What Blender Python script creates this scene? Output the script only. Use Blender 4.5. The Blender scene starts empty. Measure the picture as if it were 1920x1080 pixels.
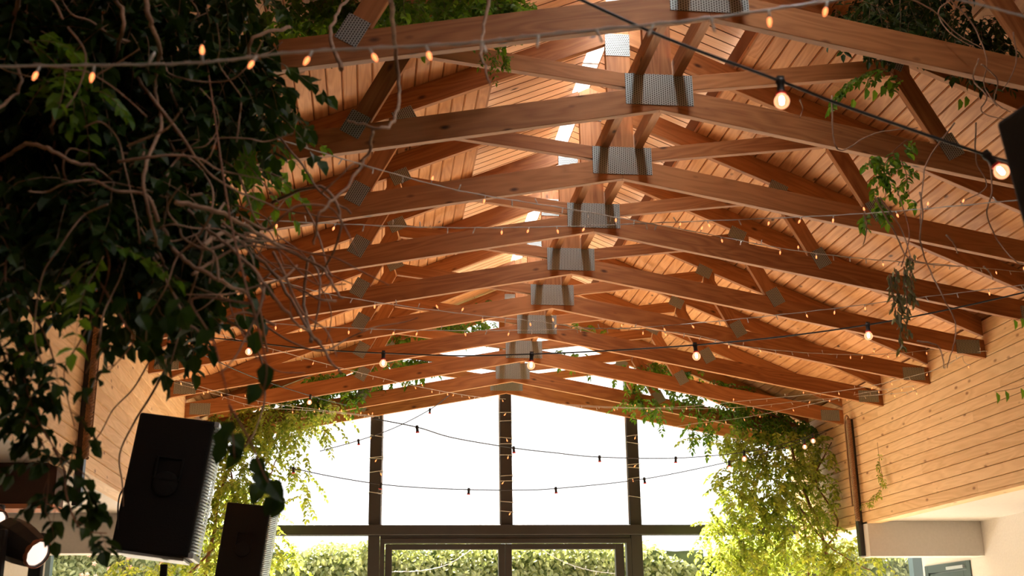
import bpy, math, random
from math import sin, cos, pi, radians
from mathutils import Vector, Matrix, noise
random.seed(11)
S = bpy.context.scene
COL = S.collection

# ------------------------------------------------------------------ camera
# world: x = 0 under the roof ridge, y = depth into the hall, z = 0 at eye height, floor at z = -1.5
FPX, YAW, PIT, ROLL = 2195.06, 0.119392, 0.295003, -0.01231
CX = -1.527
cyw, syw, cp, sp = cos(YAW), sin(YAW), cos(PIT), sin(PIT)
FW = Vector((syw*cp, cyw*cp, sp)); RT0 = Vector((cyw, -syw, 0)); UP0 = RT0.cross(FW)
RT = RT0*cos(ROLL) + UP0*sin(ROLL); UP = UP0*cos(ROLL) - RT0*sin(ROLL)
CAM = Vector((CX, 0, 0))
cd = bpy.data.cameras.new('camera'); cam = bpy.data.objects.new('camera', cd); COL.objects.link(cam)
cam.matrix_world = Matrix(((RT.x, UP.x, -FW.x, CAM.x), (RT.y, UP.y, -FW.y, CAM.y), (RT.z, UP.z, -FW.z, CAM.z), (0, 0, 0, 1)))
cd.sensor_width = 36; cd.lens = FPX/1920*36; cd.clip_start = .05; cd.clip_end = 200
cd.dof.use_dof = True; cd.dof.focus_distance = 9.0; cd.dof.aperture_fstop = 4.0
S.camera = cam

# ------------------------------------------------------------------ world, sun, exposure
w = bpy.data.worlds.new('world'); S.world = w; w.use_nodes = True
w.node_tree.nodes['Background'].inputs[0].default_value = (1.0, 1.0, 1.0, 1)
w.node_tree.nodes['Background'].inputs[1].default_value = 1.7
sun = bpy.data.lights.new('sun', 'SUN'); sun.energy = 56.0; sun.angle = radians(6); sun.color = (1, .95, .85)
so = bpy.data.objects.new('sun', sun); COL.objects.link(so)
so.rotation_euler = Vector((.10, -.8, -1.0)).to_track_quat('-Z', 'Y').to_euler()
vs = S.view_settings; vs.view_transform = 'Standard'; vs.look = 'None'; vs.exposure = 0.32; vs.gamma = 1; vs.use_curve_mapping = False

def area(name, loc, direc, sx, sy, power, color):
    l = bpy.data.lights.new(name, 'AREA'); l.shape = 'RECTANGLE'; l.size = sx; l.size_y = sy; l.energy = power; l.color = color
    o = bpy.data.objects.new(name, l); COL.objects.link(o); o.location = loc
    o.rotation_euler = Vector(direc).to_track_quat('-Z', 'Y').to_euler(); return o

# added lamps at the lantern's low glazed sides and ridge slit boost the daylight
for sx in (-1, 1):
    area('lantern_fill', (sx*.86, 5.5, 3.70), (-sx, 0, .12), 13.6, .13, 800, (1, .97, .93))
area('ridge_fill', (0, 5.5, 4.16), (0, .01, -1), .12, 13.6, 190, (1, .98, .95))  # added lamp over the glazed slit, brightens the truss centres

# ------------------------------------------------------------------ helpers
def ray(px, py): return FW*FPX + RT*(px-960) - UP*(py-540)
def at(px, py, y):                        # the point at depth y seen at that place of the photo
    d = ray(px, py); return CAM + d*(y/d.y)
def atX(px, py, x):
    d = ray(px, py); return CAM + d*((x-CX)/d.x)
def T(i): return 3.782 + i if i < 10 else 13.42

def tag(o, label=None, cat=None, group=None, kind=None):
    if label: o['label'] = label
    if cat: o['category'] = cat
    if group: o['group'] = group
    if kind: o['kind'] = kind
    return o
def empty(name, loc, label, cat, group=None, rot=(0, 0, 0)):
    o = bpy.data.objects.new(name, None); COL.objects.link(o); o.location = loc; o.rotation_euler = rot
    o.empty_display_size = .1
    return tag(o, label, cat, group)

class MB:
    def __init__(s): s.v = []; s.f = []; s.uv = []; s.sm = []; s.mi = []
    def face(s, idx, uv=None, smooth=False, mi=0):
        s.f.append(idx); s.uv.append(uv or [(0, 0)]*len(idx)); s.sm.append(smooth); s.mi.append(mi)
    def quad(s, a, b, c, d, uv=None, mi=0):
        n = len(s.v); s.v += [Vector(a), Vector(b), Vector(c), Vector(d)]; s.face([n, n+1, n+2, n+3], uv, False, mi)
    def prism(s, pts, y0, y1, u=(1, 0), off=0., mi=0):
        """pts (x,z) polygon extruded along y; uv: metres along the grain u and across"""
        u = Vector((u[0], 0, u[1])).normalized(); w_ = Vector((-u.z, 0, u.x))
        area2 = sum(pts[i][0]*pts[(i+1) % len(pts)][1]-pts[(i+1) % len(pts)][0]*pts[i][1] for i in range(len(pts)))
        if area2 < 0: pts = pts[::-1]
        P = [Vector((x, 0, z)) for x, z in pts]
        n = len(s.v); k = len(P)
        for y in (y0, y1):
            for p in P: s.v.append(Vector((p.x, y, p.z)))
        uv = [(p.dot(u)+off, p.dot(w_)) for p in P]
        s.face(list(range(n, n+k)), uv, mi=mi)
        s.face([n+k+i for i in range(k)][::-1], [(a, b+3) for a, b in uv][::-1], mi=mi)
        for i in range(k):
            j = (i+1) % k
            s.face([n+i, n+k+i, n+k+j, n+j], [(uv[i][0], uv[i][1]+5), (uv[i][0], uv[i][1]+5+y1-y0), (uv[j][0], uv[j][1]+5+y1-y0), (uv[j][0], uv[j][1]+5)], mi=mi)
    def box(s, a, b, axis=0, mi=0, M=None):
        """box from corner a to corner b, grain along axis"""
        n = len(s.v)
        c = [(x, y, z) for z in (a[2], b[2]) for y in (a[1], b[1]) for x in (a[0], b[0])]
        Q = [Vector(p) for p in c]
        for p in Q: s.v.append(M @ p if M else p.copy())
        for fi, ax in (([0, 2, 3, 1], 2), ([4, 5, 7, 6], 2), ([0, 1, 5, 4], 1), ([2, 6, 7, 3], 1), ([0, 4, 6, 2], 0), ([1, 3, 7, 5], 0)):
            oth = [k for k in range(3) if k != ax]
            ua = axis if axis != ax else oth[0]
            va = [k for k in oth if k != ua][0]
            s.face([n+i for i in fi], [(Q[i][ua], Q[i][va]+ax*1.7) for i in fi], mi=mi)
    def tube(s, pts, r, seg=6, caps=True, mi=0, smooth=True):
        P = [Vector(p) for p in pts]; m = len(P)
        if not hasattr(r, '__len__'): r = [r]*m
        t0 = (P[1]-P[0]).normalized(); a = Vector((0, 0, 1)) if abs(t0.z) < .9 else Vector((1, 0, 0))
        nrm = t0.cross(a).normalized(); n0 = len(s.v); L = 0
        for i in range(m):
            t = (P[min(i+1, m-1)]-P[max(i-1, 0)])
            if t.length < 1e-9: t = t0.copy()
            t.normalize(); nrm = (nrm - t*nrm.dot(t)); nrm.normalize(); b = t.cross(nrm)
            for k in range(seg):
                an = 2*pi*k/seg; s.v.append(P[i] + (nrm*cos(an)+b*sin(an))*r[i])
        for i in range(m-1):
            d = (P[i+1]-P[i]).length
            for k in range(seg):
                k2 = (k+1) % seg
                s.face([n0+i*seg+k, n0+i*seg+k2, n0+(i+1)*seg+k2, n0+(i+1)*seg+k],
                       [(L, k/seg*.1), (L, (k+1)/seg*.1), (L+d, (k+1)/seg*.1), (L+d, k/seg*.1)], smooth, mi)
            L += d
        if caps:
            s.face([n0+k for k in range(seg)][::-1], mi=mi); s.face([n0+(m-1)*seg+k for k in range(seg)], mi=mi)
    def lathe(s, prof, M, seg=16, mi=0, smooth=True):
        """prof (r,z) about local z, placed with matrix M"""
        n0 = len(s.v)
        for r, z in prof:
            for k in range(seg):
                a = 2*pi*k/seg; s.v.append(M @ Vector((r*cos(a), r*sin(a), z)))
        for i in range(len(prof)-1):
            for k in range(seg):
                k2 = (k+1) % seg
                s.face([n0+i*seg+k, n0+i*seg+k2, n0+(i+1)*seg+k2, n0+(i+1)*seg+k], None, smooth, mi)
        if prof[0][0] > 1e-4: s.face([n0+k for k in range(seg)][::-1], mi=mi)
        if prof[-1][0] > 1e-4: s.face([n0+(len(prof)-1)*seg+k for k in range(seg)], mi=mi)
    def build(s, name, mats, parent=None, bevel=0, loc=None):
        me = bpy.data.meshes.new(name); me.from_pydata([tuple(v) for v in s.v], [], s.f)
        uvl = me.uv_layers.new(name='UVMap'); flat = []
        for u in s.uv:
            for q in u: flat += [q[0], q[1]]
        uvl.data.foreach_set('uv', flat)
        me.polygons.foreach_set('use_smooth', s.sm); me.polygons.foreach_set('material_index', s.mi)
        for m in (mats if isinstance(mats, (list, tuple)) else [mats]): me.materials.append(m)
        me.update()
        o = bpy.data.objects.new(name, me); COL.objects.link(o)
        if parent: o.parent = parent
        if loc is not None: o.location = loc
        if bevel:
            b = o.modifiers.new('bevel', 'BEVEL'); b.width = bevel; b.segments = 2; b.limit_method = 'ANGLE'
        return o

def smooth_path(P, n=6):
    P = [Vector(p) for p in P]
    if len(P) < 3:
        return [P[0].lerp(P[-1], i/n) for i in range(n+1)]
    out = []
    for i in range(len(P)-1):
        a, b, c, d = P[max(i-1, 0)], P[i], P[i+1], P[min(i+2, len(P)-1)]
        for k in range(n):
            t = k/n
            out.append(.5*((2*b) + (c-a)*t + (2*a-5*b+4*c-d)*t*t + (3*b-a-3*c+d)*t**3))
    out.append(P[-1]); return out

# ------------------------------------------------------------------ materials
def new_mat(name):
    m = bpy.data.materials.new(name); m.use_nodes = True
    nt = m.node_tree; b = nt.nodes['Principled BSDF']; return m, nt, b
def plain(name, col, rough=.6, metal=0., bump=0., spec=.5, var=.0, scale=8.):
    m, nt, b = new_mat(name); b.inputs['Base Color'].default_value = (*col, 1)
    b.inputs['Roughness'].default_value = rough; b.inputs['Metallic'].default_value = metal
    b.inputs['Specular IOR Level'].default_value = spec
    tc = nt.nodes.new('ShaderNodeTexCoord'); nz = nt.nodes.new('ShaderNodeTexNoise'); nz.inputs['Scale'].default_value = scale
    nz.inputs['Detail'].default_value = 5; nt.links.new(tc.outputs['Object'], nz.inputs['Vector'])
    if var:
        hs = nt.nodes.new('ShaderNodeMapRange'); hs.inputs[1].default_value = .3; hs.inputs[2].default_value = .7
        hs.inputs[3].default_value = 1-var; hs.inputs[4].default_value = 1+var
        nt.links.new(nz.outputs['Fac'], hs.inputs[0])
        mx = nt.nodes.new('ShaderNodeVectorMath'); mx.operation = 'SCALE'; mx.inputs[0].default_value = col
        nt.links.new(hs.outputs[0], mx.inputs['Scale']); nt.links.new(mx.outputs[0], b.inputs['Base Color'])
    if bump:
        bp = nt.nodes.new('ShaderNodeBump'); bp.inputs['Strength'].default_value = bump; bp.inputs['Distance'].default_value = .01
        nt.links.new(nz.outputs['Fac'], bp.inputs['Height']); nt.links.new(bp.outputs['Normal'], b.inputs['Normal'])
    return m

def wood(name, light, dark, knot=(.07, .025, .01), pitch=0., rough=.55, knots=.5, groove=False):
    """pine: uv in metres, u along the grain"""
    m, nt, b = new_mat(name); N = nt.nodes; L = nt.links
    def math_(op, a, c=None, **k):
        n = N.new('ShaderNodeMath'); n.operation = op
        for i, v in enumerate((a, c)):
            if v is None: continue
            if isinstance(v, (int, float)): n.inputs[i].default_value = v
            else: L.new(v, n.inputs[i])
        return n.outputs[0]
    uv = N.new('ShaderNodeUVMap'); sx = N.new('ShaderNodeSeparateXYZ'); L.new(uv.outputs[0], sx.inputs[0])
    u, v = sx.outputs[0], sx.outputs[1]
    oi = N.new('ShaderNodeObjectInfo')
    off = math_('MULTIPLY', oi.outputs['Random'], 57.)
    if pitch:
        bid = math_('FLOOR', math_('DIVIDE', v, pitch))
        # staggered butt joints along each board
        st = N.new('ShaderNodeTexWhiteNoise'); st.noise_dimensions = '1D'; L.new(bid, st.inputs['W'])
        seg = math_('FLOOR', math_('ADD', math_('DIVIDE', u, 2.6), math_('MULTIPLY', st.outputs['Value'], 3.)))
        idn = math_('ADD', math_('MULTIPLY', bid, 3.77), math_('MULTIPLY', seg, 11.3))
    else:
        bid = math_('FLOOR', math_('DIVIDE', v, 2.5)); idn = math_('MULTIPLY', bid, 3.1)
    idn = math_('ADD', idn, off)
    wn = N.new('ShaderNodeTexWhiteNoise'); wn.noise_dimensions = '1D'; L.new(idn, wn.inputs['W'])
    def vec(su, sv, z):
        c = N.new('ShaderNodeCombineXYZ'); L.new(math_('MULTIPLY', u, su), c.inputs[0]); L.new(math_('MULTIPLY', v, sv), c.inputs[1])
        if isinstance(z, float): c.inputs[2].default_value = z
        else: L.new(z, c.inputs[2])
        return c.outputs[0]
    def noise_(vc, sc, det=3., dist=0.):
        n = N.new('ShaderNodeTexNoise'); n.inputs['Scale'].default_value = sc; n.inputs['Detail'].default_value = det
        n.inputs['Distortion'].default_value = dist; L.new(vc, n.inputs['Vector']); return n.outputs['Fac']
    big = noise_(vec(.9, 7., idn), 1., 2., .4)
    rings = math_('PINGPONG', math_('MULTIPLY', big, 9.), .5)
    fine = noise_(vec(3., 140., idn), 1., 4.)
    blotch = noise_(vec(.8, 2., idn), 1.2, 2.)
    fac = math_('ADD', math_('MULTIPLY', rings, .75), math_('ADD', math_('MULTIPLY', fine, .45), math_('MULTIPLY', blotch, .35)))
    fac = math_('ADD', fac, math_('MULTIPLY', math_('SUBTRACT', wn.outputs['Value'], .5), .45))
    cr = N.new('ShaderNodeValToRGB'); cr.color_ramp.elements[0].position = .3; cr.color_ramp.elements[1].position = .95
    cr.color_ramp.elements[0].color = (*light, 1); cr.color_ramp.elements[1].color = (*dark, 1); L.new(fac, cr.inputs[0])
    # knots
    vo = N.new('ShaderNodeTexVoronoi'); vo.feature = 'F1'; vo.inputs['Scale'].default_value = 1.
    L.new(vec(4.2, 9., idn), vo.inputs['Vector'])
    keep = N.new('ShaderNodeSeparateColor'); L.new(vo.outputs['Color'], keep.inputs[0])
    sel = math_('LESS_THAN', keep.outputs[0], knots)
    kn = N.new('ShaderNodeMapRange'); kn.inputs[1].default_value = .05; kn.inputs[2].default_value = .16
    kn.inputs[3].default_value = 1.; kn.inputs[4].default_value = 0.; L.new(vo.outputs['Distance'], kn.inputs[0])
    kf = math_('MULTIPLY', kn.outputs[0], sel)
    mx = N.new('ShaderNodeMix'); mx.data_type = 'RGBA'; L.new(kf, mx.inputs[0]); L.new(cr.outputs[0], mx.inputs[6]); mx.inputs[7].default_value = (*knot, 1)
    colr = mx.outputs[2]
    bh = math_('ADD', math_('MULTIPLY', rings, .4), math_('MULTIPLY', fine, .3))
    L.new(colr, b.inputs['Base Color'])
    b.inputs['Roughness'].default_value = rough; b.inputs['Specular IOR Level'].default_value = .35
    bp = N.new('ShaderNodeBump'); bp.inputs['Strength'].default_value = .25; bp.inputs['Distance'].default_value = .002
    L.new(bh, bp.inputs['Height']); L.new(bp.outputs[0], b.inputs['Normal'])
    return m

def leaf_mat(name, c1, c2, trans=.45):
    m, nt, b = new_mat(name); N = nt.nodes; L = nt.links
    g = N.new('ShaderNodeNewGeometry'); cr = N.new('ShaderNodeValToRGB')
    cr.color_ramp.elements[0].color = (*c1, 1); cr.color_ramp.elements[1].color = (*c2, 1)
    L.new(g.outputs['Random Per Island'], cr.inputs[0]); L.new(cr.outputs[0], b.inputs['Base Color'])
    b.inputs['Roughness'].default_value = .5; b.inputs['Specular IOR Level'].default_value = .3
    tr = N.new('ShaderNodeBsdfTranslucent'); sc = N.new('ShaderNodeVectorMath'); sc.operation = 'MULTIPLY'; sc.inputs[1].default_value = (1.25, 1.15, .5)
    L.new(cr.outputs[0], sc.inputs[0]); L.new(sc.outputs[0], tr.inputs[0])
    mx = N.new('ShaderNodeMixShader'); mx.inputs[0].default_value = trans
    L.new(b.outputs[0], mx.inputs[1]); L.new(tr.outputs[0], mx.inputs[2])
    L.new(mx.outputs[0], N['Material Output'].inputs[0]); return m

def emit_mat(name, col, strength):
    m, nt, b = new_mat(name); b.inputs['Base Color'].default_value = (*col, 1)
    b.inputs['Emission Color'].default_value = (*col, 1); b.inputs['Emission Strength'].default_value = strength; return m

def glass_mat(name, refl=.06):
    m, nt, b = new_mat(name); N = nt.nodes; L = nt.links
    t = N.new('ShaderNodeBsdfTransparent'); g = N.new('ShaderNodeBsdfGlossy'); g.inputs['Roughness'].default_value = .02
    fr = N.new('ShaderNodeFresnel'); fr.inputs[0].default_value = 1.13
    mx = N.new('ShaderNodeMixShader'); mx.inputs[0].default_value = .03; L.new(t.outputs[0], mx.inputs[1]); L.new(g.outputs[0], mx.inputs[2])
    L.new(mx.outputs[0], N['Material Output'].inputs[0]); return m

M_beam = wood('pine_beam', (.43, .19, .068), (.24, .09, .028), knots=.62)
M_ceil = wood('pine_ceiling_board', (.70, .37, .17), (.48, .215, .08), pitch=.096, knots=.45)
M_lant_lit = wood('pine_lantern_board_lit', (.86, .60, .40), (.70, .43, .25), pitch=.11, knots=.3)  # paler than the ceiling pine: brightness of the daylit lantern put into the colour
M_wall = wood('pine_wall_board', (.84, .58, .32), (.67, .42, .20), knot=(.30, .13, .05), pitch=.096, knots=.7)
M_groove = plain('board_joint', (.16, .06, .02), .9)
M_white = plain('white_plaster', (.62, .60, .575), .85, bump=.15, var=.03, scale=40)
M_brown = plain('brown_lit_plaster', (.085, .045, .032), .8, bump=.15, var=.05, scale=30)  # shade and warm stage light on the aisle beam painted as brown
M_oledge = plain('orange_lit_edge', (.75, .30, .14), .6)  # orange stage light on the beam's underside painted as a strip
M_black = plain('black_steel', (.022, .020, .019), .45, spec=.4)
M_frame = plain('anthracite_frame', (.024, .023, .023), .4, spec=.5, var=.1)
M_teal = plain('dark_teal_frame', (.055, .085, .09), .45)
M_pale = plain('pale_metal_strip', (.45, .50, .54), .35, metal=.3)
M_rubber = plain('black_rubber', (.012, .012, .012), .55)
M_cab = plain('black_cabinet', (.006, .0055, .005), .6, bump=.3, scale=200, spec=.25)
M_white_cable = plain('clear_white_cable', (.50, .48, .43), .4)
M_led = emit_mat('warm_led', (1.0, .27, .085), 2.0)
M_led_off = plain('clear_led', (.75, .72, .66), .25)
M_bulb = emit_mat('lit_bulb_glass', (1.0, .50, .28), 3.2)
M_fil = emit_mat('bulb_filament', (1.0, .80, .62), 30.)
M_red = plain('red_gasket', (.55, .03, .02), .5)
M_glass = glass_mat('window_glass')
M_rope = plain('hemp_rope', (.30, .17, .09), .9, bump=.6, var=.25, scale=120)
M_stem = plain('vine_bark', (.30, .185, .12), .85, bump=.5, var=.3, scale=30)
M_stem_d = plain('thin_brown_vine', (.22, .10, .055), .85, var=.3, scale=30)
M_leaf_shaded = leaf_mat('shaded_leaf', (.010, .030, .006), (.032, .070, .012), .3)  # shade on the backlit climber put into a darker green
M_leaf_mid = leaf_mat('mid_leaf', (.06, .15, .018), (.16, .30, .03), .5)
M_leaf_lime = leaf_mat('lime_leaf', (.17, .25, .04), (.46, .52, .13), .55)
M_leaf_dry = leaf_mat('dried_leaf', (.10, .10, .05), (.20, .19, .09), .2)
M_leaf_hedge = leaf_mat('hedge_leaf', (.20, .25, .11), (.46, .49, .28), .45)
M_flower = leaf_mat('pink_blossom', (.75, .35, .28), (.85, .60, .50), .4)
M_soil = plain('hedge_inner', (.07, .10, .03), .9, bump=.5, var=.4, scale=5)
M_backwall = plain('dark_back_wall', (.06, .045, .035), .8)
M_terrace = plain('pale_terrace', (.78, .74, .68), .8, var=.04, scale=3)
M_floor = plain('hall_floor', (.31, .22, .13), .6, var=.04, scale=3)
M_grass = plain('lawn', (.16, .24, .05), .9, var=.3, scale=4)
M_chrome = plain('bright_grille', (.50, .62, .66), .4, metal=.5)
M_copper = plain('orange_lit_arm', (.35, .10, .04), .4, metal=.3)

# galvanised nail plate: rows of punched teeth
def plate_mat():
    m, nt, b = new_mat('galvanised_nail_plate'); N = nt.nodes; L = nt.links
    def math_(op, a, c=None):
        n = N.new('ShaderNodeMath'); n.operation = op
        for i, v in enumerate((a, c)):
            if v is None: continue
            if isinstance(v, (int, float)): n.inputs[i].default_value = v
            else: L.new(v, n.inputs[i])
        return n.outputs[0]
    uv = N.new('ShaderNodeUVMap'); sx = N.new('ShaderNodeSeparateXYZ'); L.new(uv.outputs[0], sx.inputs[0])
    cu = math_('DIVIDE', sx.outputs[0], .0125); col = math_('FLOOR', cu)
    fu = math_('FRACT', cu)
    fv = math_('FRACT', math_('ADD', math_('DIVIDE', sx.outputs[1], .013), math_('MULTIPLY', col, .5)))
    a = math_('MULTIPLY', math_('GREATER_THAN', fu, .48), math_('GREATER_THAN', fv, .30))
    sh = N.new('ShaderNodeMix'); sh.data_type = 'RGBA'; L.new(a, sh.inputs[0])
    sh.inputs[6].default_value = (.36, .42, .42, 1); sh.inputs[7].default_value = (.035, .03, .03, 1)
    L.new(sh.outputs[2], b.inputs['Base Color'])
    L.new(math_('MULTIPLY', math_('SUBTRACT', 1., a), .55), b.inputs['Metallic']); b.inputs['Roughness'].default_value = .5
    bp = N.new('ShaderNodeBump'); bp.inputs['Strength'].default_value = .5; bp.inputs['Distance'].default_value = .003; bp.invert = True
    L.new(a, bp.inputs['Height']); L.new(bp.outputs[0], b.inputs['Normal']); return m
M_plate = plate_mat()

# ------------------------------------------------------------------ shell
HW = 3.4                                    # half width between the boarded walls
Y0, Y1 = -4.5, 13.5                         # back wall, gable glazing
WB = 1.135                                  # underside of boarded walls
FL = -1.5
def struct(mb, name, mat, bevel=0):
    return tag(mb.build(name, mat, None, bevel), kind='structure')

mb = MB(); mb.box((-9, Y0-.2, FL-.1), (9, Y1+.1, FL), 1); struct(mb, 'floor', M_floor)
mb = MB(); mb.box((-9, Y1+.1, FL-.1), (12, 17.2, FL-.02)); struct(mb, 'floor', M_terrace)
mb = MB(); mb.box((-30, 17.2, FL-.2), (30, 40, FL-.12)); tag(mb.build('lawn', M_grass), kind='structure')

# boarded surface: every board is its own bevelled strip inside one mesh, with a dark joint behind it
def boards(mb, origin, along, across, nrm, L, W, pitch, thick=.016, gap=.006, s0=0.):
    """boards run along `along`, are laid side by side in `across`; nrm points to the room"""
    o, a, c, n = Vector(origin), Vector(along).normalized(), Vector(across).normalized(), Vector(nrm).normalized()
    k = 0; x = 0.
    while x < W-1e-6:
        x1 = min(x+pitch, W); ch = .007
        prof = [(x, thick), (x+.0015, .010), (x+ch, 0.), (x1-ch, 0.), (x1-.0015, .010), (x1, thick)]
        for i in range(len(prof)-1):
            p0, p1 = prof[i], prof[i+1]
            A = o + c*p0[0] - n*p0[1]; B = o + c*p1[0] - n*p1[1]
            v0 = k*pitch + min(max(p0[0]-x, .001), pitch-.001); v1 = k*pitch + min(max(p1[0]-x, .001), pitch-.001)
            mi = 1 if i in (0, 4) else 0
            mb.quad(A, A+a*L, B+a*L, B, [(s0, v0), (s0+L, v0), (s0+L, v1), (s0, v1)], mi)
        k += 1; x = x1
sl = .42; cs = math.hypot(1, sl)
def zr(x): return 3.95 - sl*abs(x)
XT = .79                                    # half width of the ridge lantern
for sgn in (-1, 1):
    mb = MB()
    o = Vector((sgn*XT, Y0, zr(XT))); ac = Vector((sgn, 0, -sl)); n = Vector((-sgn*sl, 0, -1))
    boards(mb, o, (0, 1, 0), ac, n, 18.1, (HW+.15-XT)*cs, .096)
    # outer skin above the boards so daylight does not leak in
    p = [Vector((sgn*XT, 0, zr(XT)+.03)), Vector((sgn*(HW+.4), 0, zr(HW+.4)+.03)), Vector((sgn*(HW+.4), 0, zr(HW+.4)+.15)), Vector((sgn*XT, 0, zr(XT)+.15))]
    mb.prism([(q.x, q.z) for q in p], Y0-.1, Y1+.25, mi=1)
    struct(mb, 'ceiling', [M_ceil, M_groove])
# lantern over the ridge: glazed low sides, boarded underside, a glazed slit along the ridge
LZ = .16; LY0, LY1 = -1.5, 12.35
ncount = 0
for sgn in (-1, 1):
    mb = MB()
    k = 0; y = LY0
    xi, xo = .062, XT+.12
    def lz(x): return 3.95 + LZ - sl*abs(x)
    while y < LY1-1e-6:
        y1 = min(y+.11, LY1)
        for i, (ya, za, yb, zb, mi) in enumerate(((y, .016, y+.006, 0, 1), (y+.006, 0, y1-.006, 0, 0), (y1-.006, 0, y1, .016, 1))):
            A = Vector((sgn*xi, ya, lz(xi)+za)); B = Vector((sgn*xo, ya, lz(xo)+za)); C = Vector((sgn*xo, yb, lz(xo)+zb)); D = Vector((sgn*xi, yb, lz(xi)+zb))
            v0 = k*.11 + ya-y+.001; v1 = k*.11+yb-y-.001
            mb.quad(A, B, C, D, [(0, v0), (.85, v0), (.85, v1), (0, v1)], mi)
        k += 1; y = y1
    mb.prism([(sgn*xi, lz(xi)+.02), (sgn*xo, lz(xo)+.02), (sgn*xo, lz(xo)+.09), (sgn*xi, lz(xi)+.09)], LY0, LY1, mi=1)
    struct(mb, 'ceiling', [M_lant_lit, M_groove])
    # kerb trim of the opening
    mb = MB(); mb.box((min(sgn*XT, sgn*(XT+.018)), LY0, zr(XT)-.006), (max(sgn*XT, sgn*(XT+.018)), LY1, zr(XT)+.025), 1)
    struct(mb, 'trim_%d' % (1 if sgn < 0 else 2), M_beam)
    mb = MB(); x = sgn*(XT+.03)
    mb.quad((x, LY0, zr(XT)+.03), (x, LY1, zr(XT)+.03), (x, LY1, lz(XT)), (x, LY0, lz(XT)))
    struct(mb, 'window_%d' % (1 if sgn < 0 else 2), M_glass)
# end caps of the lantern + closed ridge beyond it
mb = MB()
for ya, yb in ((Y0-.1, LY0), (LY1, Y1+.25)):
    mb.prism([(-XT-.1, zr(XT+.1)+.02), (0, 3.97), (XT+.1, zr(XT+.1)+.02), (XT+.1, zr(XT+.1)+.2), (0, 4.2), (-XT-.1, zr(XT+.1)+.2)], ya, yb)
struct(mb, 'ceiling', M_ceil)
mb = MB(); mb.quad((-.09, LY0, 4.115), (.09, LY0, 4.115), (.09, LY1, 4.115), (-.09, LY1, 4.115)); struct(mb, 'window_3', M_glass)
mb = MB()
for k in range(28):
    yy = LY0 + .2 + k*.5
    mb.box((-.065, yy, 4.118), (.065, yy+.03, 4.14))
for x in (-.09, .065): mb.box((x, LY0, 4.118), (x+.025, LY1, 4.14))
struct(mb, 'trim_3', M_pale)

# boarded side walls and everything below them
for sgn, nm in ((-1, 'left'), (1, 'right')):
    mb = MB()
    boards(mb, (sgn*HW, Y0, WB), (0, 1, 0), (0, 0, 1), (-sgn, 0, 0), 18.0, 2.48-WB, .096)
    x0, x1 = sorted((sgn*(HW+.02), sgn*(HW+.14)))
    mb.box((x0, Y0, WB+.002), (x1, Y1, 2.52), 1, mi=1)
    x0, x1 = sorted((sgn*HW, sgn*(HW+.14)))
    mb.box((x0, Y0, WB-.022), (x1, Y1, WB), 1, mi=0)
    struct(mb, 'wall_'+nm, [M_wall, M_groove])
    # flat white ceiling of the side aisle
    xo = 4.6 if sgn > 0 else 6.2
    x0, x1 = sorted((sgn*(HW+.14), sgn*(xo+.2)))
    mb = MB(); mb.box((x0, Y0, WB), (x1, Y1, WB+.08), 1); struct(mb, 'ceiling', M_white)
# right aisle: white outer wall with a wide opening low down, cross beam, teal door
mb = MB()
mb.box((4.6, 9.2, FL), (4.75, 11.72, WB)); mb.box((4.6, 5.5, .75), (4.75, 9.2, WB)); mb.box((4.6, Y0, FL), (4.75, 7.0, WB)); mb.box((4.6, 11.72, .77), (4.75, 12.82, WB)); mb.box((4.6, 12.75, FL), (4.75, 12.82, .77))
struct(mb, 'wall_right_lower', M_white)
mb = MB(); mb.box((HW+.0, 11.42, .79), (4.6, 11.66, WB)); struct(mb, 'trim_4', M_white, .004)
# left aisle
mb = MB()
mb.box((-6.35, Y0, .75), (-6.2, Y1, WB)); mb.box((-6.35, Y0, FL), (-6.2, Y1, .75))
struct(mb, 'wall_left_lower', M_white)
mb = MB(); mb.box((-6.2, 10.72, .792), (-HW-.0, 10.95, WB)); struct(mb, 'trim_5', M_white, .004)
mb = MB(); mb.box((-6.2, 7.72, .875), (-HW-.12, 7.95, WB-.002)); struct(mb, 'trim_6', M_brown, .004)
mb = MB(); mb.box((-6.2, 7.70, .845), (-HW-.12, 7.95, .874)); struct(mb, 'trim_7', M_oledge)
# back wall behind the camera
mb = MB(); mb.box((-6.3, Y0-.15, FL), (4.7, Y0, 4.2)); struct(mb, 'wall_back', M_backwall)
# low wall pieces flanking the end windows
mb = MB(); mb.box((-6.2, Y1, FL), (-5.03, Y1+.12, WB)); struct(mb, 'wall_far_left', M_white)

# ------------------------------------------------------------------ gable glazing
def frame_box(mb, x0, x1, z0, z1, y0=Y1, y1=Y1+.11): mb.box((x0, y0, z0), (x1, y1, z1), 2 if z1-z0 > x1-x0 else 0)
def zch(x): return 2.84 - .187*abs(x)
k = 0
for x in (-1.505, 0., 1.505):
    k += 1; mb = MB(); frame_box(mb, x-.068, x+.068, 1.302, zch(x)+.5)
    struct(mb, 'trim_%d' % (7+k), M_frame, .004)
    mb = MB(); xx = x+.069 if x < -1 else x-.081; frame_box(mb, xx, xx+.012, 1.302, zch(x)+.3, Y1+.02, Y1+.09)  # lit side of the post painted as a thin pale strip
    struct(mb, 'trim_%d' % (17+k), M_pale)
mb = MB(); frame_box(mb, -HW, HW, 1.187, 1.30, Y1-.03, Y1+.12); struct(mb, 'trim_11', M_frame, .005)
mb = MB()
for x in (-1.505, 1.505): frame_box(mb, x-.066, x+.066, FL, 1.186)
struct(mb, 'trim_12', M_frame, .004)
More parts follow.
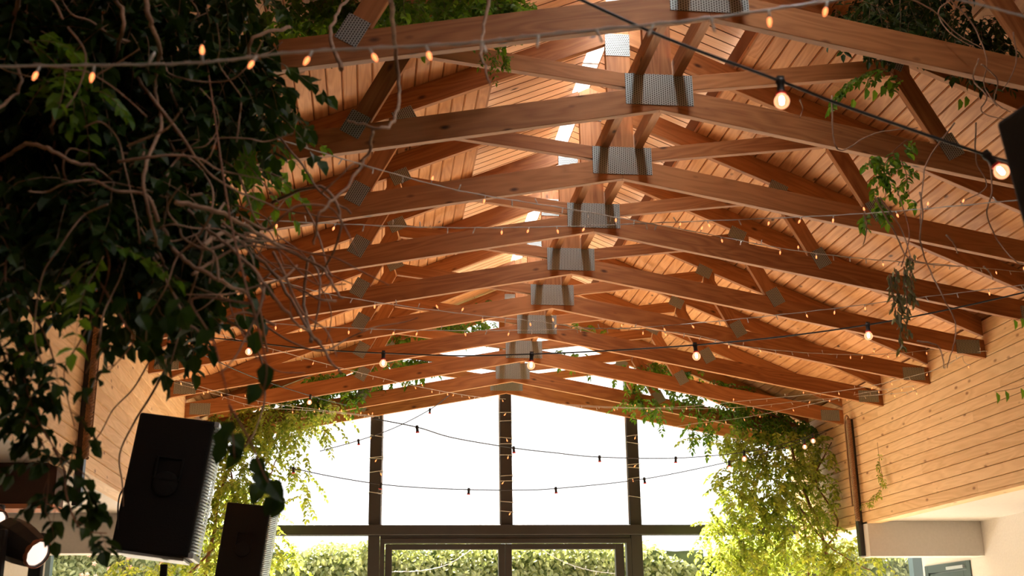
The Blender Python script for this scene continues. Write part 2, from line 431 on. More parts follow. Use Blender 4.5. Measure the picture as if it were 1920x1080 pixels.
# upper edge frame under the roof boards
mb = MB()
for sgn in (-1, 1): mb.prism([(0, 3.93), (sgn*HW, zr(HW)-.02), (sgn*HW, zr(HW)-.10), (0, 3.85)], Y1, Y1+.1, (sgn, -sl))
struct(mb, 'trim_13', M_frame)
edges = [-HW, -1.573, -1.437, -.068, .068, 1.437, 1.573, HW]
wn = 3
for i in (0, 2, 4, 6):
    a, b_ = edges[i], edges[i+1]; wn += 1
    mb = MB(); mb.quad((a, Y1+.05, 1.30), (b_, Y1+.05, 1.30), (b_, Y1+.05, zr(b_)-.05), (a, Y1+.05, zr(a)-.05)); struct(mb, 'window_%d' % wn, M_glass)
for a, b_ in ((-HW, -1.573), (1.573, HW)):
    wn += 1; mb = MB(); mb.quad((a, Y1+.05, FL), (b_, Y1+.05, FL), (b_, Y1+.05, 1.187), (a, Y1+.05, 1.187)); struct(mb, 'window_%d' % wn, M_glass)
# aisle end windows
for a, b_, zt in ((-4.98, -HW-.14, 1.02), (HW+.14, 4.8, 1.02)):
    wn += 1; mb = MB(); mb.quad((a, Y1+.05, FL), (b_, Y1+.05, FL), (b_, Y1+.05, WB), (a, Y1+.05, WB)); struct(mb, 'window_%d' % wn, M_glass)
mb = MB(); mb.box((-5.03, Y1-.02, FL), (-4.98, Y1+.1, WB)); mb.box((4.80, Y1-.02, FL), (4.92, Y1+.1, WB)); struct(mb, 'trim_14', M_teal)
# double door
door = tag(bpy.data.objects.new('door_1', None), kind='structure'); COL.objects.link(door); door.location = (0, Y1, FL)
def part(mb, name, mat, parent, bevel=0, label=None):
    o = mb.build(name, mat, parent, bevel); o.matrix_parent_inverse = Matrix.Translation(parent.location).inverted() if parent.rotation_euler[:] == (0, 0, 0) else Matrix()
    if label: o['label'] = label
    return o
mb = MB()
mb.box((-1.437, Y1, FL), (-1.385, Y1+.11, 1.15)); mb.box((1.385, Y1, FL), (1.437, Y1+.11, 1.15)); mb.box((-1.385, Y1, 1.098), (1.385, Y1+.11, 1.15)); mb.box((-1.437, Y1+.01, 1.15), (1.437, Y1+.1, 1.187))
part(mb, 'door_frame', M_frame, door, .004)
for s in (-1, 1):
    a, b_ = (-1.375, -.022) if s < 0 else (-.018, 1.355)
    pa, pb = (-1.30, -.097) if s < 0 else (.056, 1.255)
    mb = MB(); yy = Y1+.02
    mb.box((a, yy, FL+.02), (pa, yy+.07, 1.09)); mb.box((pb, yy, FL+.02), (b_, yy+.07, 1.09)); mb.box((pa, yy, 1.028), (pb, yy+.07, 1.09)); mb.box((pa, yy, FL+.02), (pb, yy+.07, FL+.15))
    lf = part(mb, 'door_leaf', M_frame, door, .004)
    mb = MB(); mb.quad((pa, yy+.03, FL+.15), (pb, yy+.03, FL+.15), (pb, yy+.03, 1.028), (pa, yy+.03, 1.028))
    g = mb.build('pane', M_glass, lf)
    mb = MB(); hx = pb+.03 if s < 0 else pa-.03
    mb.tube([(hx, yy-.04, -.45), (hx, yy-.04, -.30)], .009); mb.tube([(hx, yy, -.32), (hx, yy-.04, -.32)], .008)
    mb.build('door_handle', M_chrome, lf)
# teal side door in right aisle wall
d2 = tag(bpy.data.objects.new('door_2', None), kind='structure'); COL.objects.link(d2); d2.location = (4.6, 12.2, FL)
mb = MB(); mb.box((4.585, 11.72, FL), (4.70, 11.80, .77), 2); mb.box((4.585, 12.67, FL), (4.70, 12.75, .77), 2); mb.box((4.585, 11.80, .69), (4.70, 12.67, .77), 1)
part(mb, 'door_frame', M_teal, d2, .004)
mb = MB(); mb.box((4.60, 11.81, FL+.02), (4.66, 11.90, .68), 2); mb.box((4.60, 12.57, FL+.02), (4.66, 12.66, .68), 2); mb.box((4.60, 11.90, .60), (4.66, 12.57, .68), 1); mb.box((4.60, 11.90, FL+.02), (4.66, 12.57, FL+.2), 1)
lf = part(mb, 'door_leaf', M_teal, d2, .004)
mb = MB(); mb.quad((4.63, 11.90, FL+.2), (4.63, 12.57, FL+.2), (4.63, 12.57, .60), (4.63, 11.90, .60)); mb.build('pane', M_glass, lf)
mb = MB(); mb.box((4.56, 11.83, .70), (4.585, 12.2, .73)); mb.build('door_closer', M_pale, lf)
# dark posts with rope at both walls
for k, (x, y, s) in enumerate(((-HW, 7.70, -1), (HW, 11.56, 1))):
    mb = MB(); x0, x1 = sorted((x, x-s*.05)); mb.box((x0, y-.035, .80 if s > 0 else .86), (x1, y+.035, 2.19), 2)
    struct(mb, 'trim_%d' % (15+k), M_frame, .004)
for (x, y, s, lab) in ((-HW, 7.64, -1, 'twisted brown rope hanging down the dark post on the left boarded wall'), (HW, 11.50, 1, 'twisted brown rope hanging down the dark post on the right boarded wall')):
    mb = MB(); xx = x - s*.066
    for st in range(3):
        P = []
        for i in range(240):
            z = 1.15 + i*(1.03/239); a = i*.42 + st*2*pi/3
            P.append((xx+.0125*cos(a), y-.015+.0125*sin(a), z))
        mb.tube(P, .0125, 6)
    # the loop over the top of the post, and the thin returning run
    P = [(xx, y-.015, 2.17), (xx, y-.01, 2.205), (xx, y+.03, 2.225), (xx, y+.07, 2.20), (xx, y+.085, 2.14), (xx, y+.09, 1.8), (xx, y+.09, 1.3)]
    mb.tube(smooth_path(P, 5), .009, 6)
    tag(mb.build('rope', M_rope), lab, 'rope')

# ------------------------------------------------------------------ roof trusses
TH = .022
def truss_meshes():
    out = []
    for s in (-1, 1):
        mb = MB(); mb.prism([(0, 2.812), (s*HW, 2.176), (s*HW, 2.328), (0, 2.962)], -TH, TH, (s, -.187), 7*s); out.append(('bottom_chord', mb, M_beam, 0))
    for s in (-1, 1):
        mb = MB(); mb.prism([(s*.081, 3.79-.034), (s*HW, 3.79-sl*HW), (s*HW, 3.948-sl*HW), (s*.081, 3.948-.034)], -TH, TH, (s, -sl), 17*s); out.append(('rafter', mb, M_beam, 0))
    mb = MB(); mb.prism([(-.08, 2.995), (.08, 2.995), (.08, 3.905), (0, 3.945), (-.08, 3.905)], -TH, TH, (0, 1)); out.append(('king_post', mb, M_beam, 0))
    for s in (-1, 1):
        mb = MB(); mb.prism([(s*.082, 2.950), (s*.16, 2.936), (s*1.36, 3.085), (s*1.395, 3.20), (s*1.33, 3.188), (s*.082, 3.012)], -TH, TH, (s, .13), 27*s); out.append(('web', mb, M_beam, 0))
        mb = MB(); mb.prism([(s*1.40, 3.198), (s*1.372, 3.07), (s*1.585, 2.672), (s*1.715, 2.645), (s*1.48, 3.10), (s*1.48, 3.164)], -TH, TH, (s*.45, -.9), 37*s); out.append(('diagonal_web', mb, M_beam, 0))
    def plate(cx, cz, w_, h, ang):
        mb = MB(); c, s_ = cos(ang), sin(ang)
        pts = [(cx + a*c - b*s_, cz + a*s_ + b*c) for a, b in ((-w_/2, -h/2), (w_/2, -h/2), (w_/2, h/2), (-w_/2, h/2))]
        mb.prism(pts, -TH-.004, -TH-.0005, (c, s_)); return mb
    out.append(('nail_plate', plate(0, 2.932, .382, .186, 0), M_plate, 0))
    out.append(('nail_plate', plate(0, 3.752, .158, .162, pi/2), M_plate, 0))
    for s in (-1, 1):
        out.append(('nail_plate', plate(s*1.385, 3.185, .135, .10, -s*.45), M_plate, 0))
        out.append(('nail_plate', plate(s*1.665, 2.655, .11, .14, s*.48), M_plate, 0))
        out.append(('nail_plate', plate(s*3.255, 2.27, .20, .115, 0), M_plate, 0))
    return out
ordn = ['', '', 'second', 'third', 'fourth', 'fifth', 'sixth', 'seventh', 'eighth', 'ninth']
labels = {0: 'pine roof truss whose right diagonal brace enters the top right corner, nearest of all',
          1: 'first pine roof truss at the top edge, its centre nail plate partly cut off',
          10: 'orange-lit pine roof truss set directly against the gable glazing'}
for i in range(2, 10):
    labels[i] = '%s pine roof truss from the top edge, counted by its centre nail plate' % ordn[i]
tm = truss_meshes()
first = None
for i in range(0, 11):
    r = empty('roof_truss', (0, T(i), 2.17), labels[i], 'roof truss', 'pine trusses along the hall')
    if first is None:
        first = r; kids = []
        for nm, mb, mt, bv in tm:
            o = mb.build(nm, mt, r, .003 if nm != 'nail_plate' else 0); o.location = (0, 0, -2.17); kids.append(o)
            if nm == 'nail_plate': o['label'] = 'galvanised steel plate punched with rows of teeth'
    else:
        for o in kids:
            c = o.copy(); COL.objects.link(c); c.parent = r
# two rails lying on the webs beside the king posts, over the whole hall
for x, lab in ((-.108, 'left long pine rail running under the ridge beside the king posts'), (.108, 'right long pine rail running under the ridge beside the king posts')):
    mb = MB(); mb.box((x-.024, -2.0, 3.018), (x+.024, 13.35, 3.118), 1)
    tag(mb.build('ridge_rail', M_beam), lab, 'rail', 'rails under the ridge')
# ------------------------------------------------------------------ festoon and fairy lights
def inside(q):
    return Vector((max(-HW+.07, min(HW-.07, q.x)), q.y, min(q.z, zr(q.x)-.2)))
def sagpath(pts, n=8):
    """pts: (px, py, y) -> smooth world path"""
    return [inside(q) if q.y < Y1 and q.z > WB else q for q in smooth_path([at(*p) for p in pts], n)]
def along(path, step, start=0.):
    out = []; acc = -start
    for i in range(len(path)-1):
        a, b = path[i], path[i+1]; d = (b-a).length
        while acc + d >= step - 1e-9 and d > 0:
            t = (step-acc)/d; a = a.lerp(b, t); d = (b-a).length; acc = 0.; out.append((a.copy(), (b-path[i]).normalized()))
        acc += d
    return out
# socket: tapered rubber body with a red gasket, bulb: round glass with a lit filament
sk = MB(); sk.lathe([(.0, .006), (.013, .005), (.0145, -.004), (.0105, -.012), (.0115, -.034), (.0145, -.040), (.0, -.041)], Matrix(), 12)
sk.box((-.010, -.008, -.002), (.010, .008, .014))
SOCK = sk.build('socket', M_rubber); SOCK_ME = SOCK.data; bpy.data.objects.remove(SOCK)
gk = MB(); gk.lathe([(.0125, -.036), (.0155, -.038), (.0155, -.043), (.0125, -.045)], Matrix(), 12)
GASK = gk.build('gasket', M_red); GASK_ME = GASK.data; bpy.data.objects.remove(GASK)
bb = MB(); prof = [(.0105, -.040)] + [(max(.0225*sin(a), .0), -.066 + .0225*cos(a)) for a in [pi*(.18+.82*k/12) for k in range(13)]]
bb.lathe(prof, Matrix(), 18); B = bb.build('bulb', M_bulb); BULB_ME = B.data; bpy.data.objects.remove(B)
cb = MB(); cb.lathe(prof, Matrix(), 18); B = cb.build('bulb', M_glass); CLEAR_ME = B.data; bpy.data.objects.remove(B)
fb = MB(); fb.lathe([(.0, -.048), (.006, -.052), (.0075, -.062), (.006, -.074), (.0, -.078)], Matrix(), 10); B = fb.build('filament', M_fil); FIL_ME = B.data; bpy.data.objects.remove(B)
def bulb_glass():
    m, nt, b = new_mat('glowing_bulb_glass'); N = nt.nodes; L = nt.links
    t = N.new('ShaderNodeBsdfTransparent'); e = N.new('ShaderNodeEmission'); e.inputs[0].default_value = (1, .36, .17, 1); e.inputs[1].default_value = 1.9
    lw = N.new('ShaderNodeLayerWeight'); lw.inputs[0].default_value = .45
    mr = N.new('ShaderNodeMapRange'); mr.inputs[3].default_value = .35; mr.inputs[4].default_value = .95; L.new(lw.outputs['Facing'], mr.inputs[0])
    mx = N.new('ShaderNodeMixShader'); L.new(mr.outputs[0], mx.inputs[0]); L.new(t.outputs[0], mx.inputs[1]); L.new(e.outputs[0], mx.inputs[2])
    L.new(mx.outputs[0], N['Material Output'].inputs[0]); return m
BULB_ME.materials[0] = bulb_glass()
def put(name, me, parent, loc, rot=None, scale=1.):
    o = bpy.data.objects.new(name, me); COL.objects.link(o); o.parent = parent; o.location = loc
    if rot: o.rotation_euler = rot
    o.scale = (scale,)*3; return o
def festoon(label, pts, bulbs, r=.0035, lit=True, scale=1., group='black festoon strings'):
    path = sagpath(pts); base = path[0]
    root = empty('festoon_string', base, label, 'string lights', group)
    mb = MB(); mb.tube([p-base for p in path], r, 6); mb.build('cable', M_rubber, root)
    for q in bulbs:
        px, py = q[0], q[1]; l = lit if len(q) < 3 else q[2]
        # point of the path nearest to that place
        best = min(path, key=lambda p: (proj(p)[0]-px)**2 + (proj(p)[1]-py)**2)
        i = path.index(best); cand = [best]
        if i > 0: cand += [path[i-1].lerp(best, k/6) for k in range(1, 6)]
        if i < len(path)-1: cand += [best.lerp(path[i+1], k/6) for k in range(1, 6)]
        best = min(cand, key=lambda p: abs(proj(p)[0]-px))
        tilt = (random.uniform(-.12, .12), random.uniform(-.12, .12), 0) if len(q) < 4 else q[3]
        s = put('socket', SOCK_ME, root, best-base, tilt, scale)
        put('gasket', GASK_ME, s, (0, 0, 0))
        b = put('bulb', BULB_ME if l else CLEAR_ME, s, (0, 0, 0))
        if l: put('filament', FIL_ME, s, (0, 0, 0))
def proj(p):
    v = p-CAM; d = v.dot(FW); return (960+FPX*v.dot(RT)/d, 540-FPX*v.dot(UP)/d)

festoon('thick black festoon cable with two big glowing bulbs crossing the top right corner',
        [(1060, -14, 2.85), (1250, 72, 2.95), (1463, 152, 3.0), (1600, 205, 3.0), (1850, 291, 3.05), (1960, 322, 3.1)],
        [(1464, 152), (1848, 290, True, (-.15, -.55, 0))], r=.0048)
festoon('black festoon cable with glowing bulbs sagging right across the whole hall from wall to wall',
        [(190, 573, 8.0), (330, 622, 7.8), (468, 641, 7.5), (590, 655, 7.2), (719, 662, 6.9), (860, 667, 6.6), (997, 664, 6.35), (1150, 657, 6.2), (1303, 647, 6.1), (1460, 632, 6.0), (1627, 609, 5.9), (1780, 580, 5.75), (1935, 545, 5.55)],
        [(238, 592), (468, 641), (719, 661), (997, 664), (1303, 647), (1627, 608)], r=.0042)
festoon('black festoon cable with two glowing bulbs dropping from the left wall to the roof edge',
        [(190, 573, 8.0), (265, 612, 8.5), (360, 655, 9.2), (470, 705, 10.2), (582, 742, 11.4), (650, 760, 12.4)],
        [(360, 655), (582, 742)], r=.0042)
festoon('short festoon cable with unlit sockets hanging from the gable truss at left of the glass',
        [(842, 741, 12.9), (806, 768, 12.4), (740, 802, 12.0), (672, 826, 11.6), (600, 846, 11.3)],
        [(806, 768, False), (672, 826, False)], r=.0045)
festoon('upper of the two festoon cables sagging in front of the gable glass',
        [(700, 785, 9.0), (782, 801, 9.2), (850, 821, 9.5), (963, 840, 9.9), (1040, 849, 10.1), (1124, 857, 10.3), (1267, 859, 10.6), (1395, 848, 10.9), (1470, 832, 11.1), (1524, 815, 11.3), (1562, 802, 11.5)],
        [(782, 801, False), (963, 840, False), (1124, 857, False), (1267, 859, False), (1395, 848), (1524, 822)], r=.0045)
festoon('lower of the two festoon cables sagging in front of the gable glass',
        [(540, 876, 10.4), (620, 893, 10.4), (714, 908, 10.4), (800, 915, 10.4), (879, 918, 10.4), (960, 919, 10.5), (1042, 916, 10.6), (1208, 898, 10.8), (1367, 866, 11.0), (1440, 848, 11.2), (1508, 826, 11.4), (1560, 803, 11.5)],
        [(550, 877, False), (714, 908, False), (879, 918, False), (1042, 916, False), (1208, 898, False), (1367, 866), (1508, 826)], r=.0045)

# fairy lights: thin pale cable with small drop-shaped leds, some of them lit
lm = MB(); lm.lathe([(.0, .0), (.0028, -.001), (.0032, -.018), (.0026, -.020), (.0, -.020)], Matrix(), 6); B = lm.build('holder', M_white_cable); HOLD_ME = B.data; bpy.data.objects.remove(B)
lm = MB(); lm.lathe([(.0026, -.019), (.0050, -.024), (.0050, -.031), (.0025, -.039), (.0, -.042)], Matrix(), 8); B = lm.build('led', M_led); LED_ME = B.data; bpy.data.objects.remove(B)
lm = MB(); lm.lathe([(.0026, -.019), (.0036, -.024), (.0036, -.029), (.0018, -.034), (.0, -.036)], Matrix(), 8); B = lm.build('led', M_led_off); LEDO_ME = B.data; bpy.data.objects.remove(B)
def fairy(label, pts, step, r=.0016, lit=.4, scale=1., seed=0, name='fairy_light_string'):
    rnd = random.Random(seed); path = sagpath(pts, 6); base = path[0]
    root = empty(name, base, label, 'fairy lights', 'white fairy light strings')
    mb = MB(); mb.tube([p-base for p in path], r, 5)
    # the second conductor twisted round the first
    q = [p + Vector((0, .0, r*1.5 if i % 2 else -r*1.5)) for i, p in enumerate(path)]
    mb.tube([p-base for p in q], r*.75, 4); mb.build('cable', M_white_cable, root)
    for k, (p, d) in enumerate(along(path, step, rnd.uniform(0, step))[:95]):
        up = rnd.random() < .22; a = rnd.uniform(-.5, .5)
        h = put('led_holder', HOLD_ME, root, p-base, ((pi if up else 0)+rnd.uniform(-.3, .3), a, 0), scale*.85)
        put('led', LED_ME if rnd.random() < lit else LEDO_ME, h, (0, 0, 0))
fairy('nearest thick fairy-light string running just under the first chord at the top',
      [(-40, 125, 2.5), (200, 122, 2.45), (380, 117, 2.4), (565, 97, 2.35), (860, 82, 2.3), (1010, 66, 2.25), (1280, 40, 2.2), (1500, 10, 2.15), (1640, -12, 2.1)], .125, .0026, .55, 1.15, 1)
fairy('fairy-light string cutting across the extreme top right corner',
      [(1740, -14, 2.3), (1850, 12, 2.3), (1960, 42, 2.3)], .13, .0022, .3, 1.1, 2)
fairy('fairy-light string falling from the left vines across the centre plates to the right wall',
      [(430, 235, 3.9), (480, 248, 4.0), (640, 297, 4.2), (860, 357, 4.6), (1080, 394, 5.0), (1290, 432, 5.4), (1480, 468, 5.8), (1640, 487, 6.2), (1780, 497, 6.5), (1940, 512, 6.9)], .155, .0019, .5, 1., 3)
fairy('fairy-light string nearly level over the fourth centre plate, rising to the right edge',
      [(330, 380, 4.2), (450, 408, 4.4), (640, 420, 4.7), (860, 427, 5.0), (1080, 424, 5.2), (1280, 416, 5.1), (1560, 404, 4.9), (1740, 391, 4.6), (1960, 370, 4.3)], .145, .0019, .5, 1., 4)
fairy('fairy-light string through the middle whose right half climbs over the brown planks',
      [(500, 520, 5.2), (640, 556, 5.6), (850, 586, 6.2), (1000, 602, 6.5), (1120, 616, 6.6), (1280, 608, 6.5), (1500, 586, 6.2), (1700, 561, 6.0), (1940, 532, 5.6)], .165, .0018, .45, 1., 5)
fairy('fairy-light string level under the seventh centre plate, its right half drooping toward the wall',
      [(430, 597, 5.8), (560, 610, 6.1), (775, 619, 6.6), (1000, 619, 7.0), (1150, 616, 7.2), (1290, 626, 7.4), (1400, 650, 7.8), (1560, 664, 8.2), (1700, 661, 8.7), (1850, 640, 9.0), (1915, 622, 8.9)], .165, .0017, .45, 1., 6)
fairy('fairy-light string from the left wall post slanting down to the gable post top',
      [(190, 573, 8.0), (300, 598, 8.2), (430, 632, 8.8), (640, 690, 10.2), (790, 726, 11.5), (900, 745, 12.9), (948, 748, 13.3)], .2, .0017, .45, 1.05, 7)
fairy('fairy-light string along the left truss ends toward the left gable post',
      [(275, 697, 9.8), (330, 712, 9.9), (430, 740, 10.6), (520, 758, 11.3), (640, 773, 12.4), (712, 781, 13.35)], .2, .0016, .3, 1.05, 8)
fairy('lowest left fairy-light string crossing the dark truss ends',
      [(318, 716, 10.4), (400, 738, 10.6), (480, 762, 10.9), (600, 771, 11.6), (700, 782, 12.6)], .21, .0016, .3, 1.05, 9)
fairy('upper of two nearly level fairy-light strings at the right truss ends',
      [(1040, 757, 12.6), (1180, 764, 12.2), (1290, 762, 11.8), (1400, 751, 11.2), (1530, 738, 10.6), (1640, 722, 10.0), (1800, 680, 9.2), (1930, 630, 8.6)], .2, .0016, .4, 1.05, 10)
fairy('lower of two nearly level fairy-light strings at the right truss ends',
      [(1040, 760, 12.8), (1200, 766, 12.3), (1380, 764, 11.6), (1500, 752, 11.2), (1600, 744, 10.8), (1735, 733, 9.9)], .2, .0016, .35, 1.05, 11)
fairy('fairy-light string hanging just over the right ivy below the truss ends',
      [(1220, 810, 12.8), (1290, 796, 12.4), (1400, 782, 12.0), (1520, 758, 11.3), (1640, 733, 10.5), (1740, 723, 9.9)], .21, .0016, .35, 1.05, 12)
# turns of the same pale cable round the gable posts
for lab, x, zs in (('pale fairy-light cable wound in turns round the left gable post', -1.505, (2.31, 2.065, 2.05, 1.66, 1.90)),
                   ('pale fairy-light cable wound in turns round the middle gable post', 0., (2.60, 2.50, 2.30, 2.23, 2.10, 1.86, 1.80, 1.56, 1.45)),
                   ('pale fairy-light cable wound in turns round the right gable post', 1.505, (2.34, 2.25, 2.00, 1.96, 1.84, 1.62))):
    root = empty('fairy_light_wrap', (x, Y1, min(zs)), lab, 'fairy lights', 'cable wound round the gable posts')
    mb = MB(); rr = random.Random(int(x*10))
    P = []
    for z in sorted(zs):
        t = rr.uniform(-.012, .012); z0 = z-min(zs)
        P += [(.072, .118, z0), (-.072, .118, z0), (-.072, -.012, z0+t), (0, -.016, z0), (.084, -.012, z0-t), (.084, .118, z0)]
    mb.tube(P, .0035, 5)
    mb.build('cable', M_white_cable, root)
    for z in zs[::2]: 
        h = put('led_holder', HOLD_ME, root, (rr.uniform(-.05, .05), -.020, z-min(zs)), (.3, rr.uniform(-.8, .8), 0), 1.2); put('led', LED_ME, h, (0, 0, 0))

# ------------------------------------------------------------------ loudspeakers
def speaker(label, loc, yaw, tilt, w_, d_, h, stand=True, ribs=34, slabel=None):
    """front faces local +x; tilt leans the top toward the front"""
    root = empty('loudspeaker', loc, label, 'loudspeaker', 'black loudspeakers', (0, 0, 0))
    R = Matrix.Rotation(yaw, 4, 'Z') @ Matrix.Rotation(tilt, 4, 'Y')
    def bx(mb, a, b): mb.box(a, b, M=R)
    mb = MB()
    # cabinet, a little deeper at the front than at the back corners (trapezoid plan)
    x0, x1 = -d_/2, d_/2-.02
    v = [(x0, -w_*.40), (x1, -w_/2), (x1, w_/2), (x0, w_*.40)]
    n = len(mb.v)
    for z in (-h/2, h/2):
        for x, y in v: mb.v.append(R @ Vector((x, y, z)))
    mb.face([n+3, n+2, n+1, n]); mb.face([n+4, n+5, n+6, n+7])
    for i in range(4): mb.face([n+i, n+(i+1) % 4, n+4+(i+1) % 4, n+4+i])
    cab = mb.build('cabinet', M_cab, root, .012)
    # handle cup on the side turned to the camera
    mb = MB(); yy = -w_*.455
    bx(mb, (-.06, yy-.012, .02), (.06, yy+.01, .028)); bx(mb, (-.06, yy-.012, .12), (.06, yy+.01, .128)); bx(mb, (-.062, yy-.016, .02), (-.054, yy+.01, .128)); bx(mb, (.054, yy-.004-.016, .02), (.062, yy+.01, .128))
    M_ = R @ Matrix.Translation((0, yy-.004, .0)) @ Matrix.Rotation(pi/2, 4, 'X')
    mb.lathe([(.055, -.004), (.060, .004), (.052, .006), (.0, .004)], M_, 20); mb.build('side_handle', M_cab, root)
    # bowed perforated grille: horizontal slats in front of the cabinet
    mb = MB(); xf = x1
    for k in range(ribs):
        z = -h/2+.03 + k*(h-.06)/(ribs-1); P = []
        for j in range(9):
            t = j/8*2-1; P.append(R @ Vector((xf+.008+.022*(1-t*t), t*w_*.49, z + .006*(1-abs(t)))))
        mb.tube(P, .0052, 5)
    mb.build('grille', M_chrome, root)['label'] = 'pale slatted metal grille'
    mb = MB(); bx(mb, (xf-.002, -w_*.5, -h/2), (xf+.022, w_*.5, -h/2+.026)); mb.build('grille_frame', M_pale, root, .004)
    mb = MB(); bx(mb, (xf-.002, -w_*.5, h/2-.026), (xf+.022, w_*.5, h/2)); mb.build('grille_frame', M_pale, root, .004)
    mb = MB(); bx(mb, (x0+.03, -w_*.42, -h/2-.014), (x1-.02, w_*.42, -h/2-.001)); mb.build('foot_strip', M_pale, root, .003)
    if stand:
        st = empty('speaker_stand', (loc[0], loc[1], FL), slabel, 'stand')
        zt = loc[2]-h/2-FL-.035
        mb = MB(); mb.tube([(0, 0, .35), (0, 0, zt)], .0175, 12); mb.build('pole', M_black, st)
        mb = MB(); mb.tube([(0, 0, .30), (0, 0, 1.15)], .024, 12); mb.build('lower_tube', M_black, st)
        mb = MB(); mb.lathe([(.034, 0), (.034, .06)], Matrix.Translation((0, 0, 1.12)), 12); mb.build('collar', M_black, st)
        for k in range(3):
            a = k*2*pi/3+.4; mb = MB(); mb.tube([(0.02*cos(a), .02*sin(a), .85), (.55*cos(a), .55*sin(a), .02)], .012, 8); mb.tube([(0.02*cos(a), .02*sin(a), .35), (.30*cos(a), .30*sin(a), .41)], .008, 6); mb.build('leg', M_black, st)
    return root
p = at(318, 916, 5.8)
s1 = speaker('large black loudspeaker on a pole leaning toward the room, left of the glass wall', p, radians(3), radians(7.5), .36, .375, .64, True, 40, 'black speaker stand whose pole shows under the larger loudspeaker')
mb = MB(); R_ = [at(225, 1030, 5.7), at(231, 1000, 5.68), at(222, 970, 5.66), at(224, 930, 5.66), at(236, 912, 5.66), at(248, 908, 5.72)]
c = mb; c.tube([q-p for q in smooth_path([at(248, 908, 5.72), at(234, 914, 5.66), at(223, 935, 5.64), at(221, 980, 5.64), at(224, 1015, 5.68), at(229, 1040, 5.8)], 6)], .004, 6)
c.tube([q-p for q in smooth_path([at(236, 980, 5.7), at(228, 992, 5.66), at(226, 1020, 5.68)], 6)], .004, 6)
c.build('power_cable', M_rubber, s1)
p = at(462, 1033, 9.4)
speaker('smaller black loudspeaker standing farther back beside the ivy', p, radians(-4), radians(6.5), .38, .36, .68, True, 46, 'black speaker stand under the farther loudspeaker')
# loudspeaker hanging close to the camera, cut off by the right edge of the photo
p = at(2046, 350, 2.45)
speaker('black loudspeaker close to the camera, cut off by the right edge', p, radians(6), radians(-7), .26, .27, .44, False, 20)
mb = MB(); mb.tube([p+Vector((0.02, 0, .235)), Vector((p.x+.02, p.y, zr(p.x)-.04))], .012, 8)
for i in range(1): tag(mb.build('hanging_pole', M_black), 'black pole holding the loudspeaker at the right edge', 'pole')

# ------------------------------------------------------------------ moving head stage lights
def moving_head(label, c, direc, gpos):
    root = empty('moving_head_light', c, label, 'stage light', 'stage lights at the lower left')
    d = Vector(direc).normalized(); Q = d.to_track_quat('Z', 'Y').to_matrix().to_4x4()
    mb = MB(); mb.lathe([(.0, -.125), (.060, -.120), (.086, -.085), (.092, -.02), (.086, .03), (.070, .105), (.062, .128), (.058, .130), (.056, .118)], Q, 10, smooth=False)
    mb.build('head', M_black, root, .003)
    mb = MB(); mb.lathe([(.056, .118), (.062, .130), (.066, .128), (.064, .10)], Q, 28); mb.build('lens_ring', M_copper, root)
    mb = MB(); mb.lathe([(.055, .119), (.045, .126), (.0, .131)], Q, 28); mb.build('lens', M_lens, root)['label'] = 'glowing warm white lens'
    side = d.cross(Vector((0, 0, 1))).normalized()
    for s in (-1, 1):
        mb = MB(); o = side*s*.108
        q = [o+Vector((0, 0, .03)), o+Vector((0, 0, -.06)), o*1.0+Vector((0, 0, -.19))]
        fr = side.cross(Vector((0, 0, 1))).normalized()
        Mx = Matrix((side.to_4d()*0 + Vector((side.x, fr.x, 0, o.x)), Vector((side.y, fr.y, 0, o.y)), Vector((side.z, fr.z, 1, o.z)), Vector((0, 0, 0, 1))))
        mb.box((-.014, -.035, -.21), (.014, .035, .05), M=Mx)
        arm = mb.build('yoke_arm', M_black, root, .008)
        if s == gpos:
            mb = MB(); sx_ = .0145*s
            mb.box((sx_-.001, -.012, -.20), (sx_+.001, .014, .03), M=Mx); mb.build('arm_cover', M_copper, arm)
            mb = MB()
            for k in range(7):
                z = -.115+k*.0135; t = sx_+.0015*s
                mb.box((t-.001, -.004, z), (t+.001, .006, z+.003), M=Mx); mb.box((t-.001, -.004 if k % 2 else .004, z), (t+.001, -.002 if k % 2 else .006, z+.009), M=Mx)
            mb.lathe([(.006, -.0015), (.010, .0015), (.006, .0015)], Mx @ Matrix.Translation((sx_+.002*s, 0, -.135)) @ Matrix.Rotation(pi/2, 4, 'Y'), 14)
            mb.build('arm_lettering', M_orange, arm)
    mb = MB(); mb.lathe([(.0, -.275), (.125, -.275), (.135, -.25), (.120, -.215), (.0, -.21)], Matrix(), 8, smooth=False); mb.build('base', M_black, root, .003)
    return root
M_lens = emit_mat('lit_lens', (1.0, .74, .62), 1.15)
M_orange = emit_mat('orange_lettering', (.9, .28, .08), .8)
c1 = at(36, 1018, 5.4); c2 = at(-40, 962, 5.75)
moving_head('black moving head stage light with glowing lens, the fully visible one at lower left', c1, (.80, -.48, -.42), 1)
moving_head('moving head stage light cut off by the left edge, only its lens showing', c2, (.80, -.48, -.42), 1)
tb = empty('lighting_stand', ((c1.x+c2.x)/2, c1.y, FL), 'black lighting stand carrying the two stage lights', 'stand')
z1, z2 = c1.z-.276-FL, c2.z-.276-FL
mb = MB(); mb.tube([(0, 0, .02), (0, 0, z1-.04)], .022, 10); mb.build('pole', M_black, tb)
mb = MB(); hx = (c1.x-c2.x)/2; mb.box((-hx-.14, -.03, z1-.045), (hx+.14, .03, z1-.003)); mb.box((-hx-.05, -.05, z1-.003), (-hx+.05, .05, z2-.0)); mb.build('cross_bar', M_black, tb, .004)
mb = MB(); mb.lathe([(.0, 0), (.30, 0), (.30, .012), (.03, .03), (.0, .03)], Matrix(), 24); mb.build('base_plate', M_black, tb)

